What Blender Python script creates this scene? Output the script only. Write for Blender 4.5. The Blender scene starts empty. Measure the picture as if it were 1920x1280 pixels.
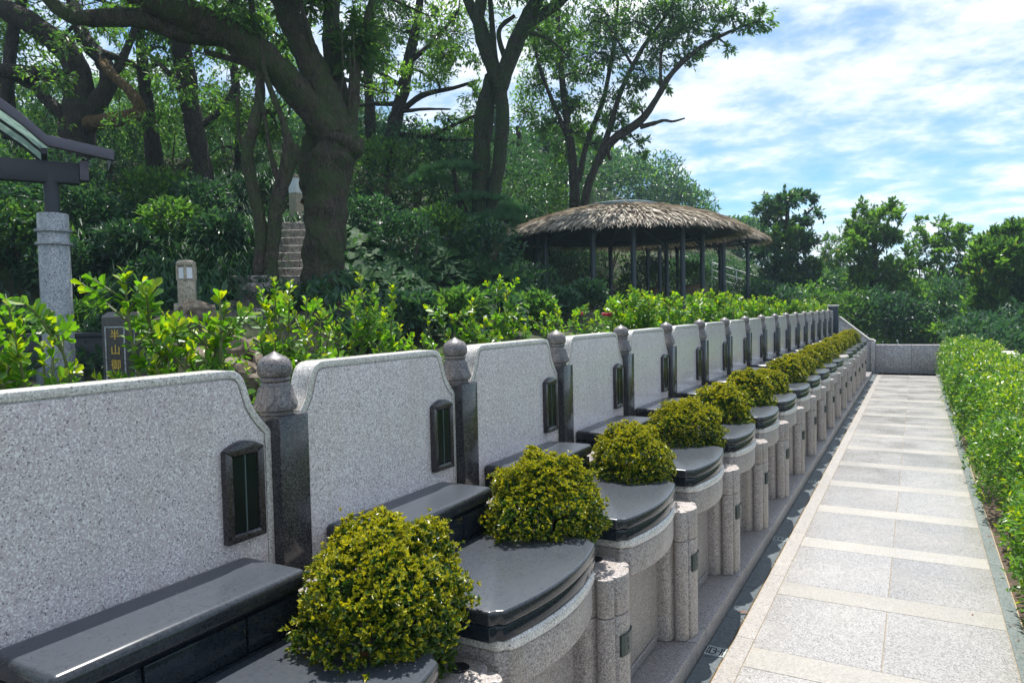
import bpy, bmesh, math, random
import numpy as np
from mathutils import Vector, Matrix, noise as mnoise

rad = math.radians
SC = bpy.context.scene
COL = SC.collection
rng = np.random.default_rng(7)
random.seed(7)

# ------------------------------------------------------------------ camera
EYE = np.array([0.0, 0.0, 1.65])
YAW, PITCH, ROLL, FPX = rad(29.174), rad(2.377), rad(1.241), 1360.0
_F = np.array([-math.sin(YAW) * math.cos(PITCH), math.cos(YAW) * math.cos(PITCH), -math.sin(PITCH)])
_R0 = np.array([math.cos(YAW), math.sin(YAW), 0.0])
_U0 = np.cross(_R0, _F)
_R = _R0 * math.cos(ROLL) - _U0 * math.sin(ROLL)
_U = _U0 * math.cos(ROLL) + _R0 * math.sin(ROLL)
cam = bpy.data.cameras.new("camera")
cam.sensor_width = 36.0
cam.lens = 36.0 * FPX / 1920.0
cam.clip_start, cam.clip_end = 0.05, 3000.0
camo = bpy.data.objects.new("camera", cam)
COL.objects.link(camo)
camo.matrix_world = Matrix(((_R[0], _U[0], -_F[0], EYE[0]), (_R[1], _U[1], -_F[1], EYE[1]),
                            (_R[2], _U[2], -_F[2], EYE[2]), (0, 0, 0, 1)))
SC.camera = camo

# ------------------------------------------------------------------ light
SUN = np.array([-0.16, 0.28, 1.0]); SUN /= np.linalg.norm(SUN)
SUN_EL = math.asin(SUN[2]); SUN_AZ = math.atan2(SUN[0], SUN[1])
sl = bpy.data.lights.new("sun", 'SUN')
sl.energy = 2.5; sl.angle = rad(0.5); sl.color = (1.0, 0.96, 0.90)
so = bpy.data.objects.new("sun", sl); COL.objects.link(so)
so.rotation_euler = Vector(SUN).to_track_quat('Z', 'Y').to_euler()
so.location = (0, 0, 40)

SC.view_settings.view_transform = 'Standard'
SC.view_settings.look = 'None'
SC.view_settings.gamma = 1.0
SC.view_settings.exposure = 1.7
SC.view_settings.use_curve_mapping = False
SC.cycles.max_bounces = 6
SC.cycles.diffuse_bounces = 3
SC.cycles.glossy_bounces = 3
SC.cycles.transmission_bounces = 4
SC.cycles.caustics_reflective = False
SC.cycles.caustics_refractive = False


class NT:
    """tiny helper round a node tree"""
    def __init__(s, tree):
        s.t = tree; tree.nodes.clear()
    def n(s, kind, **kw):
        nd = s.t.nodes.new(kind)
        ins = kw.pop('ins', {})
        for k, v in kw.items(): setattr(nd, k, v)
        for k, v in ins.items():
            sock = nd.inputs[k]
            if isinstance(v, bpy.types.NodeSocket): s.t.links.new(v, sock)
            elif isinstance(v, bpy.types.Node): s.t.links.new(v.outputs[0], sock)
            else: sock.default_value = v
        return nd
    def l(s, a, b): s.t.links.new(a, b)
    def math(s, op, a, b=0.0, c=0.0, clamp=False):
        return s.n('ShaderNodeMath', operation=op, use_clamp=clamp, ins={0: a, 1: b, 2: c}).outputs[0]
    def ramp(s, fac, stops, interp='LINEAR'):
        r = s.n('ShaderNodeValToRGB', ins={0: fac}); e = r.color_ramp.elements
        r.color_ramp.interpolation = interp
        while len(e) < len(stops): e.new(0.5)
        for el, (p, c) in zip(e, stops):
            el.position = p; el.color = (c if len(c) == 4 else (*c, 1)) if not isinstance(c, (int, float)) else (c, c, c, 1)
        return r.outputs[0]
    def mix(s, fac, a, b, mode='MIX'):
        m = s.n('ShaderNodeMix', data_type='RGBA', blend_type=mode)
        for i, v in ((0, fac), (6, a), (7, b)):
            if isinstance(v, bpy.types.NodeSocket): s.t.links.new(v, m.inputs[i])
            else: m.inputs[i].default_value = v if isinstance(v, (int, float)) else (v if len(v) == 4 else (*v, 1))
        return m.outputs[2]


w = bpy.data.worlds.new("World"); SC.world = w; w.use_nodes = True
k = NT(w.node_tree)
sky = k.n('ShaderNodeTexSky', sky_type='NISHITA', sun_disc=False, sun_elevation=SUN_EL, sun_rotation=SUN_AZ,
          altitude=60.0, air_density=1.0, dust_density=0.2, ozone_density=4.0)
tc = k.n('ShaderNodeTexCoord')
sep = k.n('ShaderNodeSeparateXYZ', ins={0: tc.outputs['Generated']})
zz = k.math('MAXIMUM', k.math('ADD', sep.outputs[2], 0.20), 0.06)
px_ = k.math('DIVIDE', sep.outputs[0], zz); py_ = k.math('DIVIDE', sep.outputs[1], zz)
cv = k.n('ShaderNodeCombineXYZ', ins={0: px_, 1: py_, 2: 0.0})
mp = k.n('ShaderNodeMapping', ins={0: cv.outputs[0], 1: (3.1, 1.7, 0.0), 2: (0, 0, rad(-38)), 3: (0.95, 1.1, 1.0)})
n1 = k.n('ShaderNodeTexNoise', ins={'Vector': mp.outputs[0], 'Scale': 4.6, 'Detail': 11.0, 'Roughness': 0.64, 'Distortion': 0.12})
mp2 = k.n('ShaderNodeMapping', ins={0: cv.outputs[0], 1: (7.7, 2.2, 0.0), 2: (0, 0, rad(-30)), 3: (0.65, 0.8, 1.0)})
n2 = k.n('ShaderNodeTexNoise', ins={'Vector': mp2.outputs[0], 'Scale': 1.05, 'Detail': 4.0, 'Roughness': 0.5})
msk = k.math('ADD', k.math('MULTIPLY', n1.outputs[0], 0.55), k.math('MULTIPLY', n2.outputs[0], 0.55))
msk = k.ramp(msk, [(0.41, 0.08), (0.51, 0.34), (0.60, 0.78), (0.70, 0.98)])
deep = k.mix(1.0, sky.outputs[0], (0.58, 0.88, 1.0, 1), 'MULTIPLY')
bs = k.n('ShaderNodeBackground', ins={0: deep, 1: 0.052})
cc = k.ramp(n1.outputs[0], [(0.35, (0.62, 0.72, 0.88)), (0.62, (0.95, 0.97, 1.0))])
bc = k.n('ShaderNodeBackground', ins={0: cc, 1: 0.42})
mx = k.n('ShaderNodeMixShader', ins={0: msk, 1: bs.outputs[0], 2: bc.outputs[0]})
wo = k.n('ShaderNodeOutputWorld', ins={0: mx.outputs[0]})

# ------------------------------------------------------------------ materials
def new_mat(name):
    m = bpy.data.materials.new(name); m.use_nodes = True
    return m, NT(m.node_tree)

def out(k, sh): k.n('ShaderNodeOutputMaterial', ins={0: sh})

def coords(k, scale=1.0):
    """object coordinates shifted by the object's own random number, so that copies differ"""
    t = k.n('ShaderNodeTexCoord'); oi = k.n('ShaderNodeObjectInfo')
    sh = k.math('MULTIPLY', oi.outputs['Random'], 37.0)
    cx = k.n('ShaderNodeCombineXYZ', ins={0: sh, 1: sh, 2: sh})
    v = k.n('ShaderNodeVectorMath', operation='ADD', ins={0: t.outputs['Object'], 1: cx.outputs[0]})
    return v.outputs[0], oi.outputs['Random']

def granite(name, base, light, dark, rough=(0.15, 0.3), scale=120.0, var=0.10, wear=0.0, wearcol=(0.35, 0.33, 0.2), lf=0.42, df=0.30, bump=0.0, tint=None, dust=None, spec=0.5, streak=0.0):
    m, k = new_mat(name); v, rnd = coords(k)
    a = k.n('ShaderNodeTexVoronoi', ins={'Vector': v, 'Scale': scale, 'Randomness': 1.0})
    cell = k.n('ShaderNodeSeparateColor', ins={0: a.outputs['Color']})
    b = k.n('ShaderNodeTexNoise', ins={'Vector': v, 'Scale': scale * 0.45, 'Detail': 4.0, 'Roughness': 0.7})
    big = k.n('ShaderNodeTexNoise', ins={'Vector': v, 'Scale': 2.3, 'Detail': 3.0, 'Roughness': 0.55})
    c = k.mix(k.ramp(cell.outputs[0], [(1 - lf - 0.06, 0.0), (1 - lf + 0.12, 1.0)]), base, light)
    c = k.mix(k.ramp(cell.outputs[1], [(1 - df, 0.0), (1 - df + 0.08, 1.0)]), c, dark)
    c = k.mix(k.ramp(b.outputs[0], [(0.45, 0.0), (0.7, 0.7)]), c, light if tint is None else tint)
    br = k.math('MULTIPLY_ADD', k.math('ADD', k.math('MULTIPLY', rnd, 0.9), big.outputs[0]), var * 1.4, 1.0 - var * 1.35)
    c = k.mix(1.0, c, k.n('ShaderNodeCombineXYZ', ins={0: br, 1: br, 2: br}).outputs[0], 'MULTIPLY')
    if wear > 0:
        wn = k.n('ShaderNodeTexNoise', ins={'Vector': v, 'Scale': 7.0, 'Detail': 6.0, 'Roughness': 0.68})
        c = k.mix(k.math('MULTIPLY', k.ramp(wn.outputs[0], [(0.5, 0.0), (0.72, 1.0)]), wear), c, wearcol)
    rr = k.n('ShaderNodeMapRange', ins={0: big.outputs[0], 1: 0.3, 2: 0.7, 3: rough[0], 4: rough[1]})
    if streak > 0:
        sm_ = k.n('ShaderNodeMapping', ins={0: v, 3: (16.0, 16.0, 1.3)})
        sn_ = k.n('ShaderNodeTexNoise', ins={'Vector': sm_.outputs[0], 'Scale': 1.0, 'Detail': 5.0, 'Roughness': 0.6})
        c = k.mix(k.math('MULTIPLY', k.ramp(sn_.outputs[0], [(0.50, 0.0), (0.70, 1.0)]), streak), c, wearcol)
    ro_ = rr.outputs[0]
    if dust is not None:
        g = k.n('ShaderNodeNewGeometry'); sz_ = k.n('ShaderNodeSeparateXYZ', ins={0: g.outputs['Normal']})
        dn = k.n('ShaderNodeTexNoise', ins={'Vector': v, 'Scale': 80.0, 'Detail': 9.0, 'Roughness': 0.75})
        df_ = k.math('MULTIPLY', k.ramp(sz_.outputs[2], [(0.75, 0.0), (0.97, 1.0)]), k.ramp(dn.outputs[0], [(0.30, 0.45), (0.60, 0.85)]))
        c = k.mix(df_, c, dust); ro_ = k.math('ADD', ro_, k.math('MULTIPLY', df_, 0.14))
    p = k.n('ShaderNodeBsdfPrincipled', ins={'Base Color': c, 'Roughness': ro_, 'Specular IOR Level': spec})
    if bump > 0:
        bp = k.n('ShaderNodeBump', ins={'Strength': bump, 'Distance': 0.002, 'Height': b.outputs[0]})
        k.l(bp.outputs[0], p.inputs['Normal'])
    out(k, p.outputs[0]); return m

def plain(name, col, rough=0.5, metal=0.0, var=0.15, scale=6.0, bump=0.0, spec=0.5, col2=None):
    m, k = new_mat(name); v, rnd = coords(k)
    n = k.n('ShaderNodeTexNoise', ins={'Vector': v, 'Scale': scale, 'Detail': 6.0, 'Roughness': 0.65})
    c2 = col2 if col2 is not None else tuple(min(1, x * (1 + 2.2 * var)) for x in col)
    c1 = tuple(x * (1 - var) for x in col)
    c = k.mix(k.ramp(n.outputs[0], [(0.32, 0.0), (0.70, 1.0)]), c1, c2)
    rr = k.n('ShaderNodeMapRange', ins={0: n.outputs[0], 1: 0.3, 2: 0.7, 3: max(0.03, rough - 0.08), 4: min(1, rough + 0.10)})
    p = k.n('ShaderNodeBsdfPrincipled', ins={'Base Color': c, 'Roughness': rr.outputs[0], 'Metallic': metal, 'Specular IOR Level': spec})
    if bump > 0:
        k.l(k.n('ShaderNodeBump', ins={'Strength': bump, 'Distance': 0.02, 'Height': n.outputs[0]}).outputs[0], p.inputs['Normal'])
    out(k, p.outputs[0]); return m

def leafmat(name, dark, mid, bright, trans=0.35, rough=0.38, tcol=None, spec=0.5, odd=None):
    m, k = new_mat(name)
    g = k.n('ShaderNodeNewGeometry'); r = g.outputs['Random Per Island']
    c = k.ramp(r, [(0.0, dark), (0.5, mid), (1.0, bright)])
    if odd is not None:
        q = k.n('ShaderNodeTexWhiteNoise', noise_dimensions='1D'); k.l(k.math('MULTIPLY', r, 91.7), q.inputs['W'])
        c = k.mix(k.math('GREATER_THAN', q.outputs[0], 1 - odd[1]), c, odd[0])
    p = k.n('ShaderNodeBsdfPrincipled', ins={'Base Color': c, 'Roughness': rough, 'Specular IOR Level': spec})
    tm = k.mix(1.0, c, (*(tcol or (1.9, 2.1, 0.9)), 1), 'MULTIPLY')
    t = k.n('ShaderNodeBsdfTranslucent', ins={0: tm})
    s = k.n('ShaderNodeMixShader', ins={0: trans, 1: p.outputs[0], 2: t.outputs[0]})
    out(k, s.outputs[0]); return m

def barkmat(name, col, moss, amount=0.5):
    m, k = new_mat(name); t = k.n('ShaderNodeTexCoord')
    mp = k.n('ShaderNodeMapping', ins={0: t.outputs['Object'], 3: (1, 1, 0.35)})
    n = k.n('ShaderNodeTexNoise', ins={'Vector': mp.outputs[0], 'Scale': 14.0, 'Detail': 8.0, 'Roughness': 0.7})
    n2 = k.n('ShaderNodeTexNoise', ins={'Vector': t.outputs['Object'], 'Scale': 3.0, 'Detail': 7.0, 'Roughness': 0.7})
    c = k.ramp(n.outputs[0], [(0.3, tuple(x * 0.35 for x in col)), (0.55, col), (0.8, tuple(min(1, x * 1.9) for x in col))])
    vo = k.n('ShaderNodeTexVoronoi', feature='DISTANCE_TO_EDGE', ins={'Vector': mp.outputs[0], 'Scale': 26.0}); ck = k.ramp(vo.outputs['Distance'], [(0.0, 0.55), (0.16, 1.0)])
    c = k.mix(1.0, c, ck, 'MULTIPLY')
    c = k.mix(k.ramp(n2.outputs[0], [(0.62 - amount * 0.3, 0.0), (0.75 - amount * 0.2, 0.85)]), c, moss)
    p = k.n('ShaderNodeBsdfPrincipled', ins={'Base Color': c, 'Roughness': 0.85, 'Specular IOR Level': 0.25})
    k.l(k.n('ShaderNodeBump', ins={'Strength': 1.0, 'Distance': 0.06, 'Height': k.math('MULTIPLY_ADD', vo.outputs['Distance'], 0.8, n.outputs[0])}).outputs[0], p.inputs['Normal'])
    out(k, p.outputs[0]); return m

M = {}
M['headstone'] = granite('pale_granite', (0.55, 0.485, 0.495), (0.86, 0.835, 0.81), (0.18, 0.168, 0.18), (0.08, 0.18), 290, 0.14, 0.12, (0.45, 0.43, 0.33), lf=0.38, df=0.12, tint=(0.66, 0.56, 0.59), streak=0.22)
M['edge'] = granite('pale_granite_edge', (0.46, 0.435, 0.41), (0.72, 0.70, 0.66), (0.20, 0.19, 0.185), (0.2, 0.35), 270, 0.10, 0.28, (0.40, 0.37, 0.24), df=0.14, streak=0.15)
M['pillar'] = granite('pink_granite', (0.30, 0.262, 0.248), (0.50, 0.46, 0.435), (0.13, 0.118, 0.118), (0.35, 0.55), 250, 0.10, 0.25, (0.27, 0.23, 0.16), lf=0.30, bump=0.15, streak=0.45)
M['post'] = granite('dark_granite', (0.032, 0.031, 0.034), (0.085, 0.082, 0.085), (0.014, 0.014, 0.016), (0.10, 0.2), 300, 0.10, lf=0.35)
M['finial'] = granite('weathered_granite', (0.115, 0.102, 0.104), (0.21, 0.197, 0.195), (0.042, 0.040, 0.043), (0.3, 0.5), 280, 0.10, 0.35, (0.30, 0.25, 0.18), lf=0.35, bump=0.2)
M['black'] = granite('black_granite', (0.022, 0.026, 0.031), (0.034, 0.038, 0.044), (0.014, 0.016, 0.02), (0.16, 0.22), 260, 0.10, 0.10, (0.03, 0.035, 0.04), dust=(0.058, 0.066, 0.080))
M['gloss'] = granite('polished_black_granite', (0.011, 0.016, 0.024), (0.018, 0.024, 0.033), (0.007, 0.010, 0.014), (0.04, 0.09), 260, 0.10, spec=0.35)
M['plaque'] = granite('brown_black_granite', (0.026, 0.022, 0.024), (0.060, 0.050, 0.055), (0.015, 0.014, 0.016), (0.12, 0.22), 260, 0.08)
M['pane'] = plain('black_glass_stone', (0.006, 0.010, 0.011), 0.12, 0, 0.1, spec=0.22)
M['metalline'] = plain('grey_metal_strip', (0.10, 0.14, 0.14), 0.4, 0.3, 0.1)
M['slab'] = granite('grey_paving_granite', (0.250, 0.237, 0.226), (0.375, 0.360, 0.346), (0.13, 0.125, 0.125), (0.16, 0.42), 190, 0.22, 0.40, (0.24, 0.225, 0.20), df=0.24)
M['band'] = granite('cream_paving_granite', (0.300, 0.284, 0.256), (0.38, 0.362, 0.332), (0.25, 0.23, 0.20), (0.3, 0.5), 190, 0.12, 0.3, (0.36, 0.31, 0.24), df=0.2)
M['strip'] = granite('beige_paving_granite', (0.295, 0.275, 0.255), (0.385, 0.365, 0.34), (0.18, 0.165, 0.16), (0.35, 0.5), 190, 0.07, 0.2, (0.42, 0.38, 0.30), df=0.24)
M['gutter'] = granite('bluish_black_granite', (0.080, 0.100, 0.112), (0.11, 0.13, 0.14), (0.05, 0.064, 0.075), (0.35, 0.5), 90, 0.10, 0.35, (0.13, 0.135, 0.13))
M['border'] = granite('green_grey_granite', (0.135, 0.160, 0.160), (0.19, 0.21, 0.205), (0.09, 0.11, 0.11), (0.35, 0.5), 120, 0.10, 0.35, (0.22, 0.22, 0.19))
M['kerb'] = granite('kerb_granite', (0.25, 0.222, 0.222), (0.41, 0.385, 0.375), (0.11, 0.10, 0.11), (0.3, 0.5), 240, 0.10, 0.28, (0.24, 0.22, 0.16), lf=0.33)
M['wall'] = granite('end_wall_granite', (0.34, 0.31, 0.325), (0.50, 0.48, 0.48), (0.16, 0.15, 0.165), (0.25, 0.4), 60, 0.08, 0.2, (0.3, 0.28, 0.26))
M['column'] = granite('grey_column_granite', (0.27, 0.29, 0.31), (0.40, 0.42, 0.44), (0.14, 0.15, 0.16), (0.3, 0.45), 80, 0.08)
M['grout'] = plain('sandy_joint', (0.30, 0.24, 0.16), 0.9, 0, 0.2, 20)
M['soil'] = plain('brown_soil', (0.065, 0.045, 0.030), 0.95, 0, 0.35, 9, 0.8)
M['earth'] = plain('leaf_litter_earth', (0.050, 0.042, 0.026), 0.95, 0, 0.4, 1.4, 0.8, 0.3, (0.045, 0.065, 0.025))
M['steel'] = plain('charcoal_steel', (0.020, 0.022, 0.032), 0.5, 0.0, 0.12)
M['canopysteel'] = plain('plum_grey_steel', (0.085, 0.075, 0.105), 0.42, 0.0, 0.10)
M['postpaint'] = plain('navy_grey_paint', (0.026, 0.040, 0.055), 0.45, 0.0, 0.12)
M['endpost'] = plain('black_painted_post', (0.010, 0.018, 0.032), 0.35, 0.0, 0.12)
M['stainless'] = plain('stainless_steel', (0.52, 0.54, 0.54), 0.28, 0.9, 0.08)
M['grate'] = plain('cast_grate_metal', (0.36, 0.40, 0.40), 0.4, 0.55, 0.15, 30)
M['slot'] = plain('dark_slot', (0.006, 0.006, 0.008), 0.8, 0, 0.1)
M['plate'] = plain('bronze_green_plate', (0.050, 0.068, 0.066), 0.35, 0.5, 0.2, 40)
M['plateletter'] = plain('plate_lettering', (0.022, 0.030, 0.034), 0.4, 0.3, 0.1)
M['gold'] = plain('gold_lettering', (0.60, 0.42, 0.06), 0.4, 0.4, 0.1)
M['ringmetal'] = plain('teal_ring_metal', (0.15, 0.20, 0.21), 0.4, 0.3, 0.12)
M['frost'] = plain('frosted_lamp_panel', (0.72, 0.74, 0.78), 0.5, 0, 0.04)
M['lantern'] = granite('sandy_granite', (0.34, 0.29, 0.21), (0.46, 0.41, 0.32), (0.18, 0.15, 0.11), (0.6, 0.8), 90, 0.1, 0.3, (0.22, 0.2, 0.12))
M['step'] = granite('grey_brown_stone', (0.23, 0.20, 0.175), (0.34, 0.31, 0.28), (0.10, 0.09, 0.08), (0.6, 0.8), 40, 0.25, 0.3, (0.12, 0.13, 0.07))
M['boulder'] = plain('brown_boulder', (0.115, 0.085, 0.060), 0.85, 0, 0.5, 11, 1.0, 0.2, (0.25, 0.21, 0.16))
M['darkwall'] = plain('dark_planter_wall', (0.030, 0.034, 0.040), 0.55, 0, 0.2)
M['jar'] = plain('earthen_jar', (0.20, 0.15, 0.085), 0.6, 0, 0.3, 4, 0.3)
M['coping'] = plain('pale_coping', (0.52, 0.50, 0.46), 0.7, 0, 0.15)
M['thatch'] = leafmat('dry_thatch', (0.20, 0.165, 0.135), (0.45, 0.395, 0.33), (0.72, 0.67, 0.58), 0.10, 0.75, (1.0, 0.9, 0.7), 0.15)
M['under'] = plain('roof_underside', (0.045, 0.046, 0.052), 0.7, 0, 0.2)
M['deadleaf'] = plain('dry_brown_leaf', (0.16, 0.06, 0.025), 0.6, 0, 0.3, 30, 0.2)
M['stem'] = plain('woody_stem', (0.085, 0.060, 0.038), 0.8, 0, 0.3)
M['greenstem'] = plain('green_stem', (0.10, 0.12, 0.04), 0.6, 0, 0.3)
M['bark'] = barkmat('mossy_bark', (0.100, 0.078, 0.062), (0.052, 0.084, 0.026), 0.70)
M['barkdark'] = barkmat('dark_bark', (0.062, 0.048, 0.040), (0.040, 0.055, 0.022), 0.4)
M['barkgreen'] = barkmat('ivy_green_bark', (0.060, 0.050, 0.038), (0.032, 0.062, 0.020), 0.8)
M['ochre'] = barkmat('ochre_bark', (0.17, 0.11, 0.05), (0.16, 0.10, 0.03), 0.4)

M['leaf_tree'] = leafmat('tree_leaf', (0.034, 0.085, 0.030), (0.060, 0.135, 0.034), (0.11, 0.20, 0.036), 0.50, 0.42)
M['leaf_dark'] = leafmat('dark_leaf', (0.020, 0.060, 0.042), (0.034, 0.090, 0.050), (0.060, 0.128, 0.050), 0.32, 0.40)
M['leaf_lit'] = leafmat('light_tree_leaf', (0.060, 0.13, 0.026), (0.095, 0.19, 0.032), (0.15, 0.25, 0.038), 0.50, 0.36)
M['leaf_shrub'] = leafmat('lime_shrub_leaf', (0.055, 0.145, 0.018), (0.10, 0.225, 0.022), (0.17, 0.31, 0.028), 0.48, 0.30, (2.0, 2.1, 0.6))
M['leaf_new'] = leafmat('new_yellow_leaf', (0.15, 0.25, 0.014), (0.24, 0.34, 0.014), (0.36, 0.40, 0.014), 0.5, 0.35, (1.7, 1.7, 0.45))
M['leaf_hedge'] = leafmat('hedge_leaf', (0.034, 0.090, 0.016), (0.066, 0.155, 0.022), (0.13, 0.25, 0.030), 0.38, 0.32, (1.9, 2.1, 0.6))
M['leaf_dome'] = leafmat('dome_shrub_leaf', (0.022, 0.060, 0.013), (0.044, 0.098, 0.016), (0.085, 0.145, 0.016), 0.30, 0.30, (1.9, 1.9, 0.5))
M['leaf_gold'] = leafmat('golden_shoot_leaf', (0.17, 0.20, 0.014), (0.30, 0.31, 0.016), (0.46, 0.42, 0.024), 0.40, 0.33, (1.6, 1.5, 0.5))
M['leaf_strap'] = leafmat('strap_leaf', (0.014, 0.046, 0.024), (0.024, 0.070, 0.032), (0.044, 0.105, 0.036), 0.25, 0.42, None, 0.25)
M['leaf_ground'] = leafmat('round_ground_leaf', (0.020, 0.062, 0.024), (0.032, 0.086, 0.028), (0.050, 0.115, 0.032), 0.25, 0.6, None, 0.15)
M['needle'] = leafmat('pine_needle', (0.035, 0.095, 0.055), (0.055, 0.14, 0.075), (0.085, 0.19, 0.08), 0.35, 0.45)
M['leaf_right'] = leafmat('glossy_green_leaf', (0.040, 0.095, 0.028), (0.062, 0.138, 0.030), (0.11, 0.20, 0.034), 0.40, 0.30, None, 0.5, ((0.26, 0.20, 0.02), 0.012))
M['petal'] = plain('pink_petal', (0.55, 0.03, 0.10), 0.5, 0, 0.1)

mg, k = new_mat('canopy_glass')
nn = k.n('ShaderNodeTexNoise', ins={'Scale': 1.3, 'Detail': 4.0})
pg = k.n('ShaderNodeBsdfPrincipled', ins={'Base Color': (0.50, 0.60, 0.59, 1), 'Roughness': 0.25})
tg = k.n('ShaderNodeBsdfTranslucent', ins={0: (0.60, 0.72, 0.68, 1)})
mxg = k.n('ShaderNodeMixShader', ins={0: 0.55, 1: pg.outputs[0], 2: tg.outputs[0]})
out(k, mxg.outputs[0]); M['glass'] = mg

# ------------------------------------------------------------------ geometry helpers
def at(x, y, D):
    """photo pixel (1920 wide) at camera-axis distance D -> world point"""
    return EYE + D * (_F + _R * (x - 960) / FPX - _U * (y - 640) / FPX)

class MB:
    def __init__(s): s.v = []; s.f = []
    def add(s, vs, fs):
        b = len(s.v); s.v += [tuple(map(float, p)) for p in vs]; s.f += [tuple(b + i for i in f) for f in fs]; return s
    def box(s, x0, x1, y0, y1, z0, z1):
        return s.add([(x0, y0, z0), (x1, y0, z0), (x1, y1, z0), (x0, y1, z0), (x0, y0, z1), (x1, y0, z1), (x1, y1, z1), (x0, y1, z1)],
                     [(3, 2, 1, 0), (4, 5, 6, 7), (0, 1, 5, 4), (1, 2, 6, 5), (2, 3, 7, 6), (3, 0, 4, 7)])
    def prism(s, poly, f, h0, h1):
        n = len(poly)
        return s.add([f(a, b, h0) for a, b in poly] + [f(a, b, h1) for a, b in poly],
                     [tuple(range(n))[::-1], tuple(range(n, 2 * n))] + [(i, (i + 1) % n, n + (i + 1) % n, n + i) for i in range(n)])
    def lathe(s, prof, n=24, c=(0, 0, 0), mod=None):
        vs = []; m = len(prof)
        for r, z in prof:
            for i in range(n):
                a = 2 * math.pi * i / n; rr = r * (mod(a, z) if mod else 1)
                vs.append((c[0] + rr * math.cos(a), c[1] + rr * math.sin(a), c[2] + z))
        fs = [(j * n + i, j * n + (i + 1) % n, (j + 1) * n + (i + 1) % n, (j + 1) * n + i) for j in range(m - 1) for i in range(n)]
        fs += [tuple(range(n))[::-1], tuple((m - 1) * n + i for i in range(n))]
        return s.add(vs, fs)
    def tube(s, pts, rs, n=8, wob=0.0):
        P = [Vector(p) for p in pts]; vs = []; up = None
        for i, p in enumerate(P):
            d = (P[min(i + 1, len(P) - 1)] - P[max(i - 1, 0)])
            d = d.normalized() if d.length > 1e-9 else Vector((0, 0, 1))
            if up is None: up = d.orthogonal().normalized()
            up = (up - d * up.dot(d))
            up = up.normalized() if up.length > 1e-6 else d.orthogonal().normalized()
            sd = d.cross(up)
            for j in range(n):
                a = 2 * math.pi * j / n; r = rs[i]
                q = up * math.cos(a) + sd * math.sin(a)
                if wob: r *= 1 + wob * mnoise.noise((p + q * rs[i]) * (0.7 / max(rs[i], 0.02))) + 0.30 * wob * mnoise.noise(Vector((math.cos(a) * 3.2, math.sin(a) * 3.2, i * 0.22 + p.x))) + 0.16 * wob * mnoise.noise(Vector((math.cos(a) * 7.5, math.sin(a) * 7.5, i * 0.45 + p.y)))
                vs.append(p + q * r)
        m = len(P)
        fs = [(j * n + i, j * n + (i + 1) % n, (j + 1) * n + (i + 1) % n, (j + 1) * n + i) for j in range(m - 1) for i in range(n)]
        fs += [tuple(range(n))[::-1], tuple((m - 1) * n + i for i in range(n))]
        return s.add(vs, fs)
    def mesh(s, name, mat, bevel=0.0, seg=2, angle=35, b0=(0, 0, 0)):
        me = bpy.data.meshes.new(name)
        bm = bmesh.new()
        vs = [bm.verts.new((p[0] - b0[0], p[1] - b0[1], p[2] - b0[2])) for p in s.v]
        for f in s.f:
            try: bm.faces.new([vs[i] for i in f])
            except ValueError: pass
        bmesh.ops.recalc_face_normals(bm, faces=bm.faces)
        if bevel > 0:
            es = [e for e in bm.edges if len(e.link_faces) == 2 and e.calc_face_angle(0) > rad(25)]
            bmesh.ops.bevel(bm, geom=es, offset=bevel, segments=seg, profile=0.5, affect='EDGES', clamp_overlap=True)
        bm.to_mesh(me); bm.free()
        me.materials.append(mat)
        me.polygons.foreach_set('use_smooth', [True] * len(me.polygons))
        me.set_sharp_from_angle(angle=rad(angle))
        return me

def tag(o, label=None, cat=None, group=None, kind=None):
    for a, b in (('label', label), ('category', cat), ('group', group), ('kind', kind)):
        if b: o[a] = b
    return o

def link(name, me, parent=None, loc=None):
    o = bpy.data.objects.new(name, me); COL.objects.link(o)
    if parent is not None: o.parent = parent
    if loc is not None: o.location = loc
    return o

def empty(name, loc, label=None, cat=None, group=None, kind=None):
    o = bpy.data.objects.new(name, None); COL.objects.link(o)
    o.location = [float(x) for x in loc]; o.empty_display_size = 0.1
    return tag(o, label, cat, group, kind)

def part(name, mb, mat, th, bevel=0.0, seg=2, angle=35, at0=None, kind=None):
    """mesh part whose MB is given in the same frame as the thing's location"""
    b0 = at0 if at0 is not None else th.location
    o = link(name, mb.mesh(name, mat, bevel, seg, angle, b0), th)
    if kind: o['kind'] = kind
    return o

def dup(root, loc, label=None):
    r = root.copy(); COL.objects.link(r); r.location = loc
    if label: r['label'] = label
    for c in root.children:
        d = c.copy(); COL.objects.link(d); d.parent = r
        for g in c.children:
            e = g.copy(); COL.objects.link(e); e.parent = d
    return r

def fast_mesh(name, verts, faces, mats, mi=None, smooth=False):
    me = bpy.data.meshes.new(name); nv, nf = len(verts), len(faces); w = faces.shape[1]
    me.vertices.add(nv); me.vertices.foreach_set('co', np.ascontiguousarray(verts, dtype=np.float32).ravel())
    me.loops.add(nf * w); me.loops.foreach_set('vertex_index', np.ascontiguousarray(faces, dtype=np.int32).ravel())
    me.polygons.add(nf); me.polygons.foreach_set('loop_start', np.arange(0, nf * w, w, dtype=np.int32))
    for m in (mats if isinstance(mats, (list, tuple)) else [mats]): me.materials.append(m)
    if mi is not None: me.polygons.foreach_set('material_index', np.ascontiguousarray(mi, dtype=np.int32))
    me.polygons.foreach_set('use_smooth', np.full(nf, smooth, dtype=bool))
    me.update(calc_edges=True); return me

def unit(a): return a / np.maximum(np.linalg.norm(a, axis=-1, keepdims=True), 1e-9)

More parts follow.
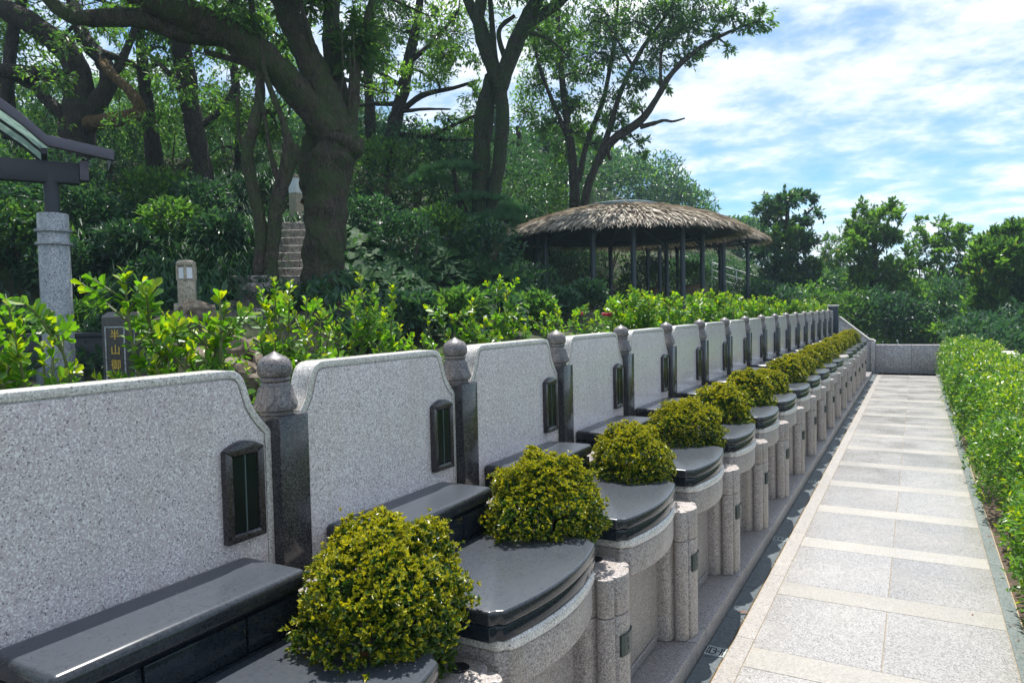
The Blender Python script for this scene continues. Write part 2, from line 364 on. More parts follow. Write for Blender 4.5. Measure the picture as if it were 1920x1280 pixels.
class Leaves:
    """collects leaves (4 corners: base, side, tip, side; folded along the midrib) and builds one mesh"""
    def __init__(s): s.V = []; s.m = []
    def add(s, pos, direc, nrm, L, W, mat=0, fold=0.18, wide=0.5, r=rng):
        pos = np.asarray(pos, float); n = len(pos)
        if n == 0: return
        d = unit(np.asarray(direc, float)); nm = np.asarray(nrm, float)
        sd = unit(np.cross(d, nm)); up = np.cross(sd, d)
        L = np.broadcast_to(L, (n,))[:, None]; W = np.broadcast_to(W, (n,))[:, None]
        q = np.stack([pos, pos + d * L * wide - sd * W * 0.5 + up * W * fold, pos + d * L - up * L * 0.08, pos + d * L * wide + sd * W * 0.5 + up * W * fold], 1)
        s.V.append(q); s.m.append(np.broadcast_to(mat, (n,)))
    def mesh(s, name, mats, b0=(0, 0, 0)):
        V = np.concatenate(s.V); n = len(V)
        v = V.reshape(-1, 3) - np.asarray(b0, float)
        i = np.arange(n)[:, None] * 4
        f = np.concatenate([i + np.array([[0, 1, 2]]), i + np.array([[0, 2, 3]])], 1).reshape(-1, 3)
        return fast_mesh(name, v, f, mats, np.repeat(np.concatenate(s.m), 2))

class Blunt(Leaves):
    """broad leaf with a rounded end: six corners, two folded halves"""
    def add(s, pos, direc, nrm, L, W, mat=0, fold=0.18, wide=0.5, r=rng):
        pos = np.asarray(pos, float); n = len(pos)
        d = unit(np.asarray(direc, float)); sd = unit(np.cross(d, np.asarray(nrm, float))); up = np.cross(sd, d)
        L = np.broadcast_to(L, (n,))[:, None]; W = np.broadcast_to(W, (n,))[:, None]
        q = [pos]
        for sg in (-1, 1): q += [pos + d * L * 0.42 + sg * sd * W * 0.34 + up * W * fold * .7, pos + d * L * 0.80 + sg * sd * W * 0.48 + up * W * fold]
        q.append(pos + d * L * 1.0 + up * L * 0.03)
        s.V.append(np.stack(q, 1)); s.m.append(np.broadcast_to(mat, (n,)))
    def mesh(s, name, mats, b0=(0, 0, 0)):
        V = np.concatenate(s.V); n = len(V); i = np.arange(n)[:, None] * 6
        f = np.concatenate([i + np.array([[0, 1, 2, 5]]), i + np.array([[0, 5, 4, 3]])], 1).reshape(-1, 4)
        return fast_mesh(name, V.reshape(-1, 3) - np.asarray(b0, float), f, mats, np.repeat(np.concatenate(s.m), 2))

def rdir(n, r=rng): return unit(r.normal(size=(n, 3)))

def catmull(pts, rs, sub=5):
    P = [np.array(p, float) for p in pts]; o = []; q = []
    for i in range(len(P) - 1):
        p0, p1, p2, p3 = P[max(i - 1, 0)], P[i], P[i + 1], P[min(i + 2, len(P) - 1)]
        for j in range(sub):
            t = j / sub
            o.append(0.5 * (2 * p1 + (p2 - p0) * t + (2 * p0 - 5 * p1 + 4 * p2 - p3) * t * t + (3 * p1 - p0 - 3 * p2 + p3) * t ** 3))
            q.append(rs[i] * (1 - t) + rs[i + 1] * t)
    o.append(P[-1]); q.append(rs[-1]); return o, q

ORD = ['first', 'second', 'third', 'fourth', 'fifth', 'sixth', 'seventh', 'eighth', 'ninth', 'tenth', 'eleventh', 'twelfth',
       'thirteenth', 'fourteenth', 'fifteenth', 'sixteenth', 'seventeenth', 'eighteenth', 'nineteenth', 'twentieth']

# ------------------------------------------------------------------ terrain
S, Y0 = 0.948, 1.507
K0, K1 = -1, 16                      # units in the row
YEND = Y0 + S * 17                   # black end post
ctrl = []
for (x, y, D) in [(612, 574, 11), (545, 575, 10.0), (450, 580, 9.2), (353, 566, 8.5), (560, 420, 13.6), (560, 330, 17), (250, 470, 13.5), (330, 400, 16),
                  (430, 350, 18.5), (100, 430, 15), (20, 470, 13), (700, 500, 13.5), (760, 440, 16), (700, 380, 19), (850, 500, 16), (880, 420, 20), (980, 430, 25),
                  (100, 330, 22), (300, 320, 24), (500, 300, 26), (700, 300, 28), (900, 330, 32), (0, 300, 30), (250, 300, 40), (600, 290, 45), (1000, 330, 42),
                  (1150, 370, 45), (1230, 420, 45), (1250, 480, 34)]:
    ctrl.append(at(x, y, D))
for (xa, ya, Da, xb, yb, Db) in ((448, 578, 8.9, 462, 516, 10.2), (540, 516, 11.0, 560, 402, 14.2)):
    for t_ in np.linspace(0, 1, 8):
        for sx in (-35, 0, 35): ctrl.append(at(xa + (xb - xa) * t_ + sx, ya + (yb - ya) * t_, Da + (Db - Da) * t_) - np.array([0, 0, 0.22]))
for (x, z, D) in [(60, 0.95, 3), (300, 0.95, 3), (600, 0.95, 4), (900, 0.95, 5), (1200, 0.95, 8), (1400, 0.95, 12), (120, 0.95, 8), (120, 1.1, 10), (-200, 0.95, 6), (-300, 1.2, 9),
                  (250, 0.95, 6), (420, 1.0, 6.5), (520, 1.1, 7.5), (650, 1.1, 8), (750, 1.0, 10), (900, 0.95, 12), (1000, 0.95, 16), (1165, 0.95, 18), (1165, 1.0, 22), (1320, 0.95, 22), (1320, 1.3, 27),
                  (1450, 0.9, 22), (1480, 0.8, 30), (1600, 0.4, 30), (1550, 0.5, 45), (1700, -0.5, 50), (1400, 2.5, 45), (1450, 0.7, 18), (1550, 0.5, 22)]:
    p = at(x, 580, D); ctrl.append(np.array([p[0], p[1], z]))
ctrl = np.array(ctrl)

def tz(x, y):
    x = np.asarray(x, float); y = np.asarray(y, float)
    d2 = (x[..., None] - ctrl[:, 0]) ** 2 + (y[..., None] - ctrl[:, 1]) ** 2
    R = np.hypot(ctrl[:, 0], ctrl[:, 1])
    wt = 1.0 / (d2 / (0.02 * R ** 2 + 0.2) + 0.15) ** 2.2
    z = (wt * ctrl[:, 2]).sum(-1) / wt.sum(-1)
    t = np.clip((-x - 3.0) / 3.0, 0, 1); t = t * t * (3 - 2 * t); t = np.where(y > 24, 1.0, t)
    dc = x * _F[0] + y * _F[1]; sx = 1360.0 * (x * _R0[0] + y * _R0[1]) / np.maximum(dc, 0.5)
    d0 = np.where(sx < -730, 9.3, np.where(sx > -660, 6.6, 9.3 - 2.7 * (sx + 730) / 70.0))
    t2 = np.clip((dc - d0) / 1.3, 0, 1); t2 = np.where(sx > 60, 1.0, t2 * t2 * (3 - 2 * t2))
    t = np.minimum(t, t2)
    return 0.95 * (1 - t) + z * t

def tzf(x, y): return float(tz(np.array(x), np.array(y)))

def grid_mesh(name, xs, ys, zf, mat):
    X, Y = np.meshgrid(xs, ys); Z = zf(X, Y)
    nx, ny = len(xs), len(ys)
    v = np.stack([X, Y, Z], -1).reshape(-1, 3)
    i = (np.arange(ny - 1)[:, None] * nx + np.arange(nx - 1)[None, :]).ravel()
    f = np.stack([i, i + 1, i + nx + 1, i + nx], 1)
    return fast_mesh(name, v, f, mat, None, True)

def gs(lo, hi, near, n):            # spacing finer near 0
    a = np.linspace(0, 1, n); return lo + (hi - lo) * a
xs = np.concatenate([np.linspace(-170, -70, 12)[:-1], np.linspace(-70, -24, 34)[:-1], np.linspace(-24, -1.70, 90)])
ys = np.concatenate([np.linspace(-60, -6, 12)[:-1], np.linspace(-6, 30, 120)[:-1], np.linspace(30, 80, 40)[:-1], np.linspace(80, 200, 10)])
def hillz(X, Y):
    z = tz(X, Y)
    far = np.clip((np.hypot(X, Y) - 55) / 60, 0, 1)
    z = z * (1 - far) + 3.0 * far
    return z + 0.05 * np.sin(X * 2.3 + Y) * np.sin(Y * 1.9 - X * 0.7)
tag(link('garden_hill', grid_mesh('garden_hill', xs, ys, hillz, M['earth'])), kind='structure')
xs2 = np.concatenate([np.linspace(-1.75, 1.6, 8)[:-1], np.linspace(1.6, 30, 30)[:-1], np.linspace(30, 170, 14)])
ys2 = np.concatenate([np.linspace(-60, -6, 12)[:-1], np.linspace(-6, 60, 60)[:-1], np.linspace(60, 200, 14)])
def lowz(X, Y):
    dr = np.clip((X - 1.6) / 14, 0, 1); fy = np.clip((Y - 20) / 40, 0, 1)
    return -0.06 - 2.6 * dr - 3.0 * fy + 0.06 * np.sin(X * 1.7) * np.sin(Y * 1.3) * np.clip(X - 2, 0, 1)
tag(link('ground', grid_mesh('ground', xs2, ys2, lowz, M['earth'])), kind='structure')

# ------------------------------------------------------------------ path
path = empty('path', (0, 0, 0), kind='structure')
P0, P1 = -2, 15                      # paving modules measured from band front at B0
B0 = 5.254
gap = 0.0035
def mods(): return range(-8, 15)
part('joint_bed', MB().box(-0.80, 0.475, -3, 19.4, -0.05, -0.004), M['grout'], path)
me_s1 = MB().box(-0.70 + gap, -0.137, 0, 0.728, -0.03, 0).mesh('paving_slab', M['slab'], 0.0015, 1)
me_s2 = MB().box(-0.134, 0.40 - gap, 0, 0.728, -0.03, 0).mesh('paving_slab', M['slab'], 0.0015, 1)
me_b = MB().box(-0.70 + gap, 0.40 - gap, 0, 0.2135, -0.03, 0.0005).mesh('paving_band', M['band'], 0.0015, 1)
me_e = MB().box(-0.787, -0.70, 0, S - gap, -0.03, 0.0).mesh('edge_strip', M['strip'], 0.0015, 1)
me_r = MB().box(0.40, 0.468, 0, S - gap, -0.03, 0.001).mesh('border_stone', M['border'], 0.002, 1)
me_g = MB().box(-0.892, -0.790, 0, S / 2 - gap, -0.03, -0.004).mesh('gutter_slab', M['gutter'], 0.0015, 1)
gut = empty('gutter', (-0.84, 0, 0), kind='structure')
for i in mods():
    y = B0 + S * i
    if y > 18.6: break
    link('paving_band', me_b, path, (0, y, 0))
    link('paving_slab', me_s1, path, (0, y + 0.2165, 0)); link('paving_slab', me_s2, path, (0, y + 0.2165, 0))
    link('edge_strip', me_e, path, (0, y + 0.3, 0)); link('border_stone', me_r, path, (0, y + 0.12, 0))
    for j in (0, 1): link('gutter_slab', me_g, gut, (0.84, y + 0.05 + j * S / 2, 0))
part('landing_slab', MB().box(-0.787, 0.468, 18.75, 19.30, -0.03, 0.0), M['border'], path, 0.0015, 1)

# kerb
kerb = empty('kerb', (-0.98, 0, 0), kind='structure')
kl = MB().box(-1.10, -0.895, 0.083, 0.857, -0.05, 0.083).mesh('kerb_stone', M['kerb'], 0.006, 2, b0=(-0.98, 0, 0))
ks = MB().box(-1.10, -0.8955, -0.086, 0.080, -0.05, 0.0835).mesh('kerb_stone', M['kerb'], 0.006, 2, b0=(-0.98, 0, 0))
for kx in range(-4, 18):
    link('kerb_stone', kl, kerb, (0, Y0 + S * kx, 0)); link('kerb_stone', ks, kerb, (0, Y0 + S * kx, 0))

# terrace core behind the walls, soil strip for the shrubs
base = empty('terrace', (-1.4, 0, 0), kind='structure')
part('retaining_core', MB().box(-1.70, -1.41, -3.0, YEND + 0.1, -0.1, 0.90), M['kerb'], base)
part('planting_soil', MB().box(-1.42, -1.10, -3.0, YEND + 0.1, -0.1, 0.66), M['soil'], base)

# ------------------------------------------------------------------ one grave unit (local Y = u)
def b_at(x, z): return (x, 0.0, z)

# headstone -----------------------------------------------------
HL, HR = 0.075, 0.897
def stone_outline(ins=0.0):
    c = 0.468
    half = [(0.9015, 0.90), (0.9015, 1.324), (0.897, 1.334), (0.884, 1.348), (0.867, 1.366), (0.850, 1.388), (0.837, 1.411), (0.828, 1.437), (0.820, 1.462), (0.812, 1.482), (0.800, 1.497), (0.783, 1.506), (0.760, 1.509)]
    P = [np.array((a - c, z)) for a, z in half]
    if ins:
        Q = []
        for i_, p in enumerate(P):
            d_ = (P[min(i_ + 1, len(P) - 1)] - P[max(i_ - 1, 0)]) if i_ < len(P) - 1 else np.array((-1.0, 0.0))
            if i_ == 0: d_ = np.array((0.0, 1.0))
            d_ = d_ / np.linalg.norm(d_); Q.append(p + ins * np.array((-d_[1], d_[0])))
        Q[0] = Q[0] + np.array((0, 0.02))
        for it_ in range(12):
            for i_ in range(len(Q) - 1):
                e_ = P[i_ + 1] - P[i_]; e_ = e_ / np.linalg.norm(e_)
                if np.dot(Q[i_ + 1] - Q[i_], e_) < 0.0003:
                    m_ = (Q[i_] + Q[i_ + 1]) / 2; Q[i_] = m_ - e_ * 0.0003; Q[i_ + 1] = m_ + e_ * 0.0003
        P = Q
    return [(c + a, z) for a, z in P] + [(max(c - a, 0.0685 + ins + 0.00001 * i_), z) for i_, (a, z) in enumerate(P[::-1])]
hs = empty('headstone', (-1.65, Y0, 0.9), 'x', 'headstone', 'granite headstones in the row of graves')
o1 = stone_outline(0.0); o2 = stone_outline(0.0255)
bb = (-1.65, 0, 0.9)
part('slab', MB().prism(o1, lambda a, b, h: (h, a, b), -1.690, -1.6172), M['edge'], hs, 0.005, 2, at0=bb)
o3 = stone_outline(0.021); no = len(o1); rg_ = MB()
rg_.add([(x, a, b) for x in (-1.617, -1.609) for o_ in (o1, o3) for a, b in o_],
        [f_ for i in range(no) for j in [(i + 1) % no] for f_ in ((i, j, no + j, no + i), (2 * no + i, 3 * no + i, 3 * no + j, 2 * no + j), (i, 2 * no + i, 2 * no + j, j), (no + i, no + j, 3 * no + j, 3 * no + i))])
part('border', rg_, M['edge'], hs, 0.0025, 2, at0=bb)
part('face_panel', MB().prism(o2, lambda a, b, h: (h, a, b), -1.6168, -1.6092), M['headstone'], hs, 0.0015, 1, at0=bb)
# memorial tablet with two dark panes
fr = MB()
a0, a1, z0, z1 = 0.727, 0.857, 1.045, 1.295
X0, X1 = -1.612, -1.5885
fx = lambda a, b, h: (h, a, b)
fr.prism([(a0, z0), (a0 + 0.023, z0 + 0.024), (a0 + 0.023, z1 - 0.016), (a0, z1)], fx, X0, X1)
fr.prism([(a1, z0), (a1, z1), (a1 - 0.023, z1 - 0.016), (a1 - 0.023, z0 + 0.024)], fx, X0, X1)
fr.prism([(a0, z0), (a1, z0), (a1 - 0.023, z0 + 0.024), (a0 + 0.023, z0 + 0.024)], fx, X0, X1)
arch = [(a0 + (a1 - a0) * t, z1 + 0.022 * math.sin(math.pi * t)) for t in np.linspace(0, 1, 13)]
fr.prism([(a0 + 0.023, z1 - 0.016)] + arch + [(a1 - 0.023, z1 - 0.016)], fx, X0, X1)
tf = part('tablet_frame', fr, M['plaque'], hs, 0.003, 2, at0=bb)
am = (a0 + a1) / 2
for lo, hi in ((a0 + 0.0235, am - 0.002), (am + 0.002, a1 - 0.0235)):
    link('tablet_pane', MB().box(X0, -1.5925, lo, hi, z0 + 0.0245, z1 - 0.017).mesh('tablet_pane', M['pane'], 0.002, 1, b0=bb), tf)
link('centre_strip', MB().box(X0, -1.5912, am - 0.0013, am + 0.0013, z0 + 0.0245, z1 - 0.017).mesh('centre_strip', M['metalline'], b0=bb), tf)

# post ----------------------------------------------------------
ps = empty('stone_post', (-1.635, Y0, 0.9), 'x', 'stone post', 'carved posts between the headstones')
bp = (-1.635, 0, 0.9)
part('shaft', MB().box(-1.697, -1.573, -0.046, 0.067, 0.9, 1.366), M['post'], ps, 0.006, 2, at0=bp)
def petal(a, z):
    t = max(0.0, min(1.0, (z - 1.375) / 0.07)); return 1 + (1 - t) * 0.055 * abs(math.cos(2 * a)) ** 0.6 * (1 if z > 1.374 else 0)
part('finial', MB().lathe([(0.050, 1.366), (0.048, 1.376), (0.058, 1.380), (0.0595, 1.388), (0.056, 1.402), (0.049, 1.424), (0.0435, 1.446), (0.0415, 1.458), (0.037, 1.462)], 32, (-1.635, 0, 0), petal), M['finial'], ps, at0=bp, angle=50)
pt_ = MB()
for i in range(8):
    a0_ = i * math.pi / 4 + math.pi / 8; V_ = []; nu, nv = 7, 6
    for v_ in range(nv):
        t_ = v_ / (nv - 1); z_ = 1.447 - 0.058 * t_
        wq = 0.38 * (1 - 0.92 * max(0.0, (t_ - 0.25) / 0.75) ** 2.6) ** 0.5
        for u_ in range(nu):
            q_ = (u_ / (nu - 1) * 2 - 1); rr_0 = np.interp(z_, [1.380, 1.388, 1.402, 1.424, 1.446, 1.458], [0.0590, 0.0615, 0.0575, 0.0505, 0.0445, 0.042])
            r_ = rr_0 + 0.0040 * (1 - q_ ** 4) + 0.0012 * (t_ > 0.6); V_.append((-1.635 + r_ * math.cos(a0_ + q_ * wq), r_ * math.sin(a0_ + q_ * wq), z_))
    pt_.add(V_, [(v_ * nu + u_, v_ * nu + u_ + 1, (v_ + 1) * nu + u_ + 1, (v_ + 1) * nu + u_) for v_ in range(nv - 1) for u_ in range(nu - 1)])
part('petals', pt_, M['finial'], ps, at0=bp, angle=60)
part('ring', MB().lathe([(0.037, 1.4605), (0.0425, 1.463), (0.044, 1.468), (0.0425, 1.473), (0.038, 1.475)], 28, (-1.635, 0, 0)), M['finial'], ps, at0=bp, angle=50)
part('cap', MB().lathe([(0.038, 1.4745), (0.046, 1.479), (0.0495, 1.490), (0.0495, 1.503), (0.047, 1.516), (0.040, 1.527), (0.030, 1.534), (0.019, 1.539), (0.010, 1.544), (0.001, 1.550)], 28, (-1.635, 0, 0)), M['finial'], ps, at0=bp, angle=60)

# bench-like black offering ledge ---------------------------------
bn = empty('stone_bench', (-1.5, Y0, 0.84), 'x', 'stone bench', 'black granite ledges under the headstones')
b2 = (-1.5, 0, 0.84)
part('seat', MB().box(-1.612, -1.375, 0.155, 0.795, 0.948, 1.000), M['black'], bn, 0.018, 4, at0=b2)
part('body', MB().box(-1.612, -1.402, 0.165, 0.785, 0.78, 0.947), M['gloss'], bn, at0=b2)
for lo, hi in ((0.166, 0.338), (0.344, 0.604), (0.610, 0.784)):
    part('front_panel', MB().box(-1.401, -1.388, lo, hi, 0.852, 0.938), M['gloss'], bn, 0.003, 2, at0=b2)
part('foot_strip', MB().box(-1.401, -1.384, 0.165, 0.785, 0.80, 0.849), M['gloss'], bn, 0.003, 2, at0=b2)

# ledger: black curved cover on a pale curved apron ----------------
def ledge_outline(ins, half, xb):
    c = 0.474; d = half - ins * 0.0
    L_ = [(c - d, xb), (c - d, -0.998 - ins), (c - d + 0.020, -0.988 - ins), (c - d + 0.027, -0.969 - ins)]
    h2 = d - 0.036
    A_ = [(c + h2 * t, -0.924 - ins - 0.041 * t * t) for t in np.linspace(-1, 1, 17)]
    return L_ + A_ + [(2 * c - a, b) for a, b in L_[::-1]]
def ledger(light=False):
    lg = empty('grave_ledger', (-1.18, Y0, 0.08), 'x', 'grave slab', 'curved slabs over the graves')
    b3 = (-1.18, 0, 0.08); cm = M['strip'] if light else M['black']; gm = M['strip'] if light else M['gloss']
    fz = lambda a, b, h: (b, a, h)
    part('cover_slab', MB().prism(ledge_outline(0, 0.347, -1.386), fz, 0.8025, 0.845), cm, lg, 0.009, 3, at0=b3)
    part('lower_moulding', MB().prism(ledge_outline(0.003, 0.344, -1.386), fz, 0.758, 0.8022), gm, lg, 0.004, 2, at0=b3)
    part('apron_lip', MB().prism(ledge_outline(-0.006, 0.318, -1.30), fz, 0.722, 0.760), M['edge'], lg, 0.012, 3, at0=b3)
    part('apron', MB().prism(ledge_outline(0.002, 0.312, -1.30), fz, 0.606, 0.7215), M['pillar'], lg, 0.022, 4, at0=b3)
    part('back_wall', MB().box(-1.30, -1.066, 0.13, 0.818, 0.08, 0.605), M['pillar'], lg, 0.004, 1, at0=b3)
    part('wall_base', MB().box(-1.065, -1.056, 0.19, 0.758, 0.0835, 0.125), M['kerb'], lg, 0.003, 1, at0=b3)
    return lg
lg = ledger()

# fluted pillar -----------------------------------------------------
def pillar_plan(ins=0.0):
    def lobe(c, x, r, a0, a1, n=7):
        return [(c + r * math.sin(a), x - r + r * math.cos(a)) for a in np.linspace(a0, a1, n)]
    R = []
    for t in np.linspace(0, 1, 6): R.append((0.058 * t, -0.914 - 0.017 * t * t))
    R += [(0.0605, -0.945), (0.0645, -0.957), (0.0685, -0.944)]
    for a in np.linspace(0.15, math.pi / 2, 7): R.append((0.066 + 0.046 * math.sin(a), -0.981 + 0.046 * math.cos(a)))
    R += [(0.110, -0.990), (0.098, -0.998), (0.110, -1.004)]
    for a in np.linspace(0.3, math.pi / 2, 4): R.append((0.108 + 0.036 * math.sin(a), -1.040 + 0.036 * math.cos(a)))
    R += [(0.144, -1.13)]
    pl = [(a, b) for a, b in R]
    return [(-a, b) for a, b in pl[::-1]] + pl[1:]
pp = empty('stone_pillar', (-1.0, Y0, 0.08), 'x', 'stone pillar', 'fluted pillars along the kerb')
b4 = (-1.0, 0, 0.08); fz = lambda a, b, h: (b, a, h)
part('lower_shaft', MB().prism(pillar_plan(), fz, 0.0838, 0.553), M['pillar'], pp, 0.0018, 1, at0=b4)
part('upper_block', MB().prism(pillar_plan(), fz, 0.5555, 0.695), M['pillar'], pp, 0.005, 2, at0=b4)
so_ = part('socket', MB().lathe([(0.030, 0.690), (0.030, 0.6975), (0.024, 0.6985), (0.0235, 0.6960)], 20, (-1.075, 0.085, 0)), M['slot'], pp, at0=b4)
pm = MB()
for i in range(6):
    u0_, u1_ = -0.052 + i * 0.104 / 6, -0.052 + (i + 1) * 0.104 / 6
    xa, xb_ = [-0.914 - 0.015 * (abs(q) / 0.058) ** 2 for q in (u0_, u1_)]
    pm.add([(xa + 0.007, u0_, 0.405), (xb_ + 0.007, u1_, 0.405), (xb_ + 0.007, u1_, 0.482), (xa + 0.007, u0_, 0.482),
            (xa - 0.006, u0_, 0.405), (xb_ - 0.006, u1_, 0.405), (xb_ - 0.006, u1_, 0.482), (xa - 0.006, u0_, 0.482)],
           [(0, 1, 2, 3), (4, 7, 6, 5), (0, 4, 5, 1), (2, 6, 7, 3)] + ([(0, 3, 7, 4)] if i == 0 else []) + ([(1, 5, 6, 2)] if i == 5 else []))
npl = part('number_plate', pm, M['plate'], pp, 0.0, at0=b4)

def text_mesh(body, size, mat, depth=0.0008, align='CENTER'):
    cu = bpy.data.curves.new('txt', 'FONT'); cu.body = body; cu.size = size; cu.extrude = depth; cu.align_x = align; cu.align_y = 'CENTER'
    cu.resolution_u = 3
    o = bpy.data.objects.new('txt', cu); COL.objects.link(o)
    dg = bpy.context.evaluated_depsgraph_get()
    me = bpy.data.meshes.new_from_object(o.evaluated_get(dg)); bpy.data.objects.remove(o)
    me.materials.clear(); me.materials.append(mat); return me
TR = Matrix(((0, 0, 1, 0), (1, 0, 0, 0), (0, 1, 0, 0), (0, 0, 0, 1)))   # text plane -> faces +X
for ch, u_, z_, sz in (('B', -0.012, 0.456, 0.030), ('R', -0.010, 0.428, 0.026), ('1', 0.030, 0.447, 0.036)):
    me = text_mesh(ch, sz, M['plateletter'] if ch != '1' else M['metalline'])
    me.transform(Matrix.Translation((-0.9075 - 0.015 * (abs(u_) / 0.058) ** 2 + 1.0, u_, z_ - 0.08)) @ TR)
    link('plate_letter', me, npl)

# shrub -------------------------------------------------------------
def dome_shrub(n, leaf, seed, rx=0.21, ry=0.265, rz=0.238):
    r = np.random.default_rng(seed)
    L = Leaves(); c = np.array([0, 0, 0.21])
    d = unit(r.normal(size=(n, 3)) + np.array([0, 0, 0.35]))
    d[:, 2] = np.where(d[:, 2] < -0.75, -d[:, 2], d[:, 2])
    lump = np.array([1 + 0.24 * mnoise.noise(Vector(q * 2.3) + Vector((seed, 0, 0))) + 0.16 * mnoise.noise(Vector(q * 6.1) + Vector((0, seed, 0))) for q in d])
    depth = 1 - 0.30 * r.random(n) ** 1.8 + (r.random(n) < 0.05) * r.random(n) * 0.10
    rr = np.array([rx, ry, rz]); p = c + d * rr * (lump * depth)[:, None]
    tip = depth > 0.94
    for j in range(5):                    # rosette of leaves round each shoot
        dd = unit(d * 0.75 + rdir(n, r) * 0.85 + np.array([0, 0, 0.25]))
        nn_ = unit(d + rdir(n, r) * 0.5)
        gold = tip & (r.random(n) < 0.58 + 0.35 * d[:, 2]) & (d[:, 2] > -0.35)  # yellow new growth; sunlit top also put into the colour as more gold upward
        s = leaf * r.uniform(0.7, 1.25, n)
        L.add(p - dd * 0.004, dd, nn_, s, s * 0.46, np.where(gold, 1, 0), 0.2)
    return L
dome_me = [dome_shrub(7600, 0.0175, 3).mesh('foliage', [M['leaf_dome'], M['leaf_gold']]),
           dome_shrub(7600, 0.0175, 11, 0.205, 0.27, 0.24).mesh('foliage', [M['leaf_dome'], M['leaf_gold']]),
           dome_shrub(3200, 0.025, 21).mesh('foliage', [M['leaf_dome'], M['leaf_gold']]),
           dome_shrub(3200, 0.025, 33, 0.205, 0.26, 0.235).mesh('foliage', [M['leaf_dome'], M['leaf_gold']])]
stem_mb = MB()
for i in range(9):
    a = i * 0.7; stem_mb.tube([(0, 0, -0.05), (0.05 * math.cos(a), 0.05 * math.sin(a), 0.08), (0.15 * math.cos(a), 0.16 * math.sin(a), 0.26)], [0.010, 0.007, 0.003], 5)
stem_me = stem_mb.mesh('stem', M['stem'])

def far_word(i, n):
    if i == 0: return 'nearest'
    if i == n - 1: return 'farthest'
    if i == n - 2: return 'second from the far end'
    return ORD[i] + ' from the near end'

N = K1 - K0 + 1
LIGHTK = 11
protos = dict(h=hs, p=ps, b=bn, l=lg, c=pp)
first = True
def place(root, used, x, z, kx, label):
    loc = (x + random.uniform(-0.002, 0.002), Y0 + S * kx, z + random.uniform(-0.0015, 0.0015))
    if not used: root.location = loc; root['label'] = label; return root
    return dup(root, loc, label)
light_lg = None
for i, kx in enumerate(range(K0, K1 + 1)):
    fw = far_word(i, N); u_ = i > 0
    hl = {0: 'pale speckled granite headstone cut off by the photo edge, nearest of the row'}.get(i, f'pale granite headstone with dark tablet, {fw} in the row')
    place(hs, u_, -1.65, 0.9, kx, hl)
    place(bn, u_, -1.5, 0.84, kx, f'polished black stone bench under the headstone {fw}')
    if kx == LIGHTK:
        lq = ledger(True); lq.location = (-1.18, Y0 + S * kx, 0.08); lq['label'] = 'only pale beige grave slab among the black curved ones, far down the row'
    else:
        place(lg, u_, -1.18, 0.08, kx, f'curved black grave slab on pale stone apron, {fw}')
for i, kx in enumerate(range(0, K1 + 1)):
    place(ps, i > 0, -1.635, 0.9, kx, f'dark granite post with carved bud finial, {far_word(i, K1 + 1)}')
    place(pp, i > 0, -1.0, 0.08, kx, f'fluted pink granite pillar with number plate, {far_word(i, K1 + 1)}')
    sh = empty('dome_shrub', (-1.225, Y0 + S * kx - 0.035, 0.69), f'golden green clipped dome shrub between grave slabs, {far_word(i, K1 + 1)}', 'shrub', 'clipped shrubs between the grave slabs')
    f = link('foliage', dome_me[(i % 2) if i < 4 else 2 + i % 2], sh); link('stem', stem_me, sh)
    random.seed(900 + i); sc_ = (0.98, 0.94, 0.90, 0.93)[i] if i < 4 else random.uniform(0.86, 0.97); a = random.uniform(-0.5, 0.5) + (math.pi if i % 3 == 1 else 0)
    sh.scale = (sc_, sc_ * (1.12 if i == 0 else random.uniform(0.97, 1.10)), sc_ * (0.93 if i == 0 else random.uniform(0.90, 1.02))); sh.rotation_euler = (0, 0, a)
sh = empty('dome_shrub', (-1.25, Y0 - S - 0.20, 0.66), 'golden shrub just entering the photo corner beside the nearest bench', 'shrub', 'clipped shrubs between the grave slabs')
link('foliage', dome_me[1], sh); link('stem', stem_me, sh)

# end post, wing wall, end wall
eb = empty('end_post', (-1.62, YEND, 0.6), 'tall black square post closing the row of headstones', 'post')
part('shaft', MB().box(-1.72, -1.52, YEND - 0.09, YEND + 0.09, 0.6, 1.60), M['endpost'], eb, 0.006)
part('cap', MB().box(-1.735, -1.505, YEND - 0.105, YEND + 0.105, 1.601, 1.64), M['coping'], eb, 0.008)
YW = 19.3
wg = empty('wing_wall', (-1.3, YW, 0), 'sloping granite wing wall stepping down to the end wall', 'wall')
pr = [(-1.80, -0.05), (-0.86, -0.05), (-0.86, 0.72), (-0.90, 0.76), (-0.98, 0.78), (-1.62, 1.32), (-1.80, 1.32)]
part('wall_slab', MB().prism(pr, lambda a, b, h: (a, h, b), YW - 0.10, YW + 0.12), M['wall'], wg, 0.01)
cp = [(-0.845, 0.722), (-0.845, 0.765), (-0.90, 0.80), (-0.985, 0.815), (-1.62, 1.355), (-1.82, 1.355), (-1.82, 1.322), (-1.62, 1.322), (-0.98, 0.782), (-0.90, 0.762), (-0.86, 0.722)]
part('coping', MB().prism(cp, lambda a, b, h: (a, h, b), YW - 0.13, YW + 0.15), M['edge'], wg, 0.004)
ew = empty('end_wall', (0, YW + 0.2, 0), 'low grey granite wall across the end of the path', 'wall')
for i, (lo, hi) in enumerate(((-0.858, -0.10), (-0.096, 0.66), (0.664, 1.42))):
    part('wall_panel', MB().box(lo, hi, YW + 0.04, YW + 0.3, -0.05, 0.665), M['wall'], ew, 0.005)
part('end_pier', MB().box(-0.858 - 0.09, -0.859, YW - 0.18, YW - 0.101, -0.05, 0.74), M['wall'], ew, 0.008)

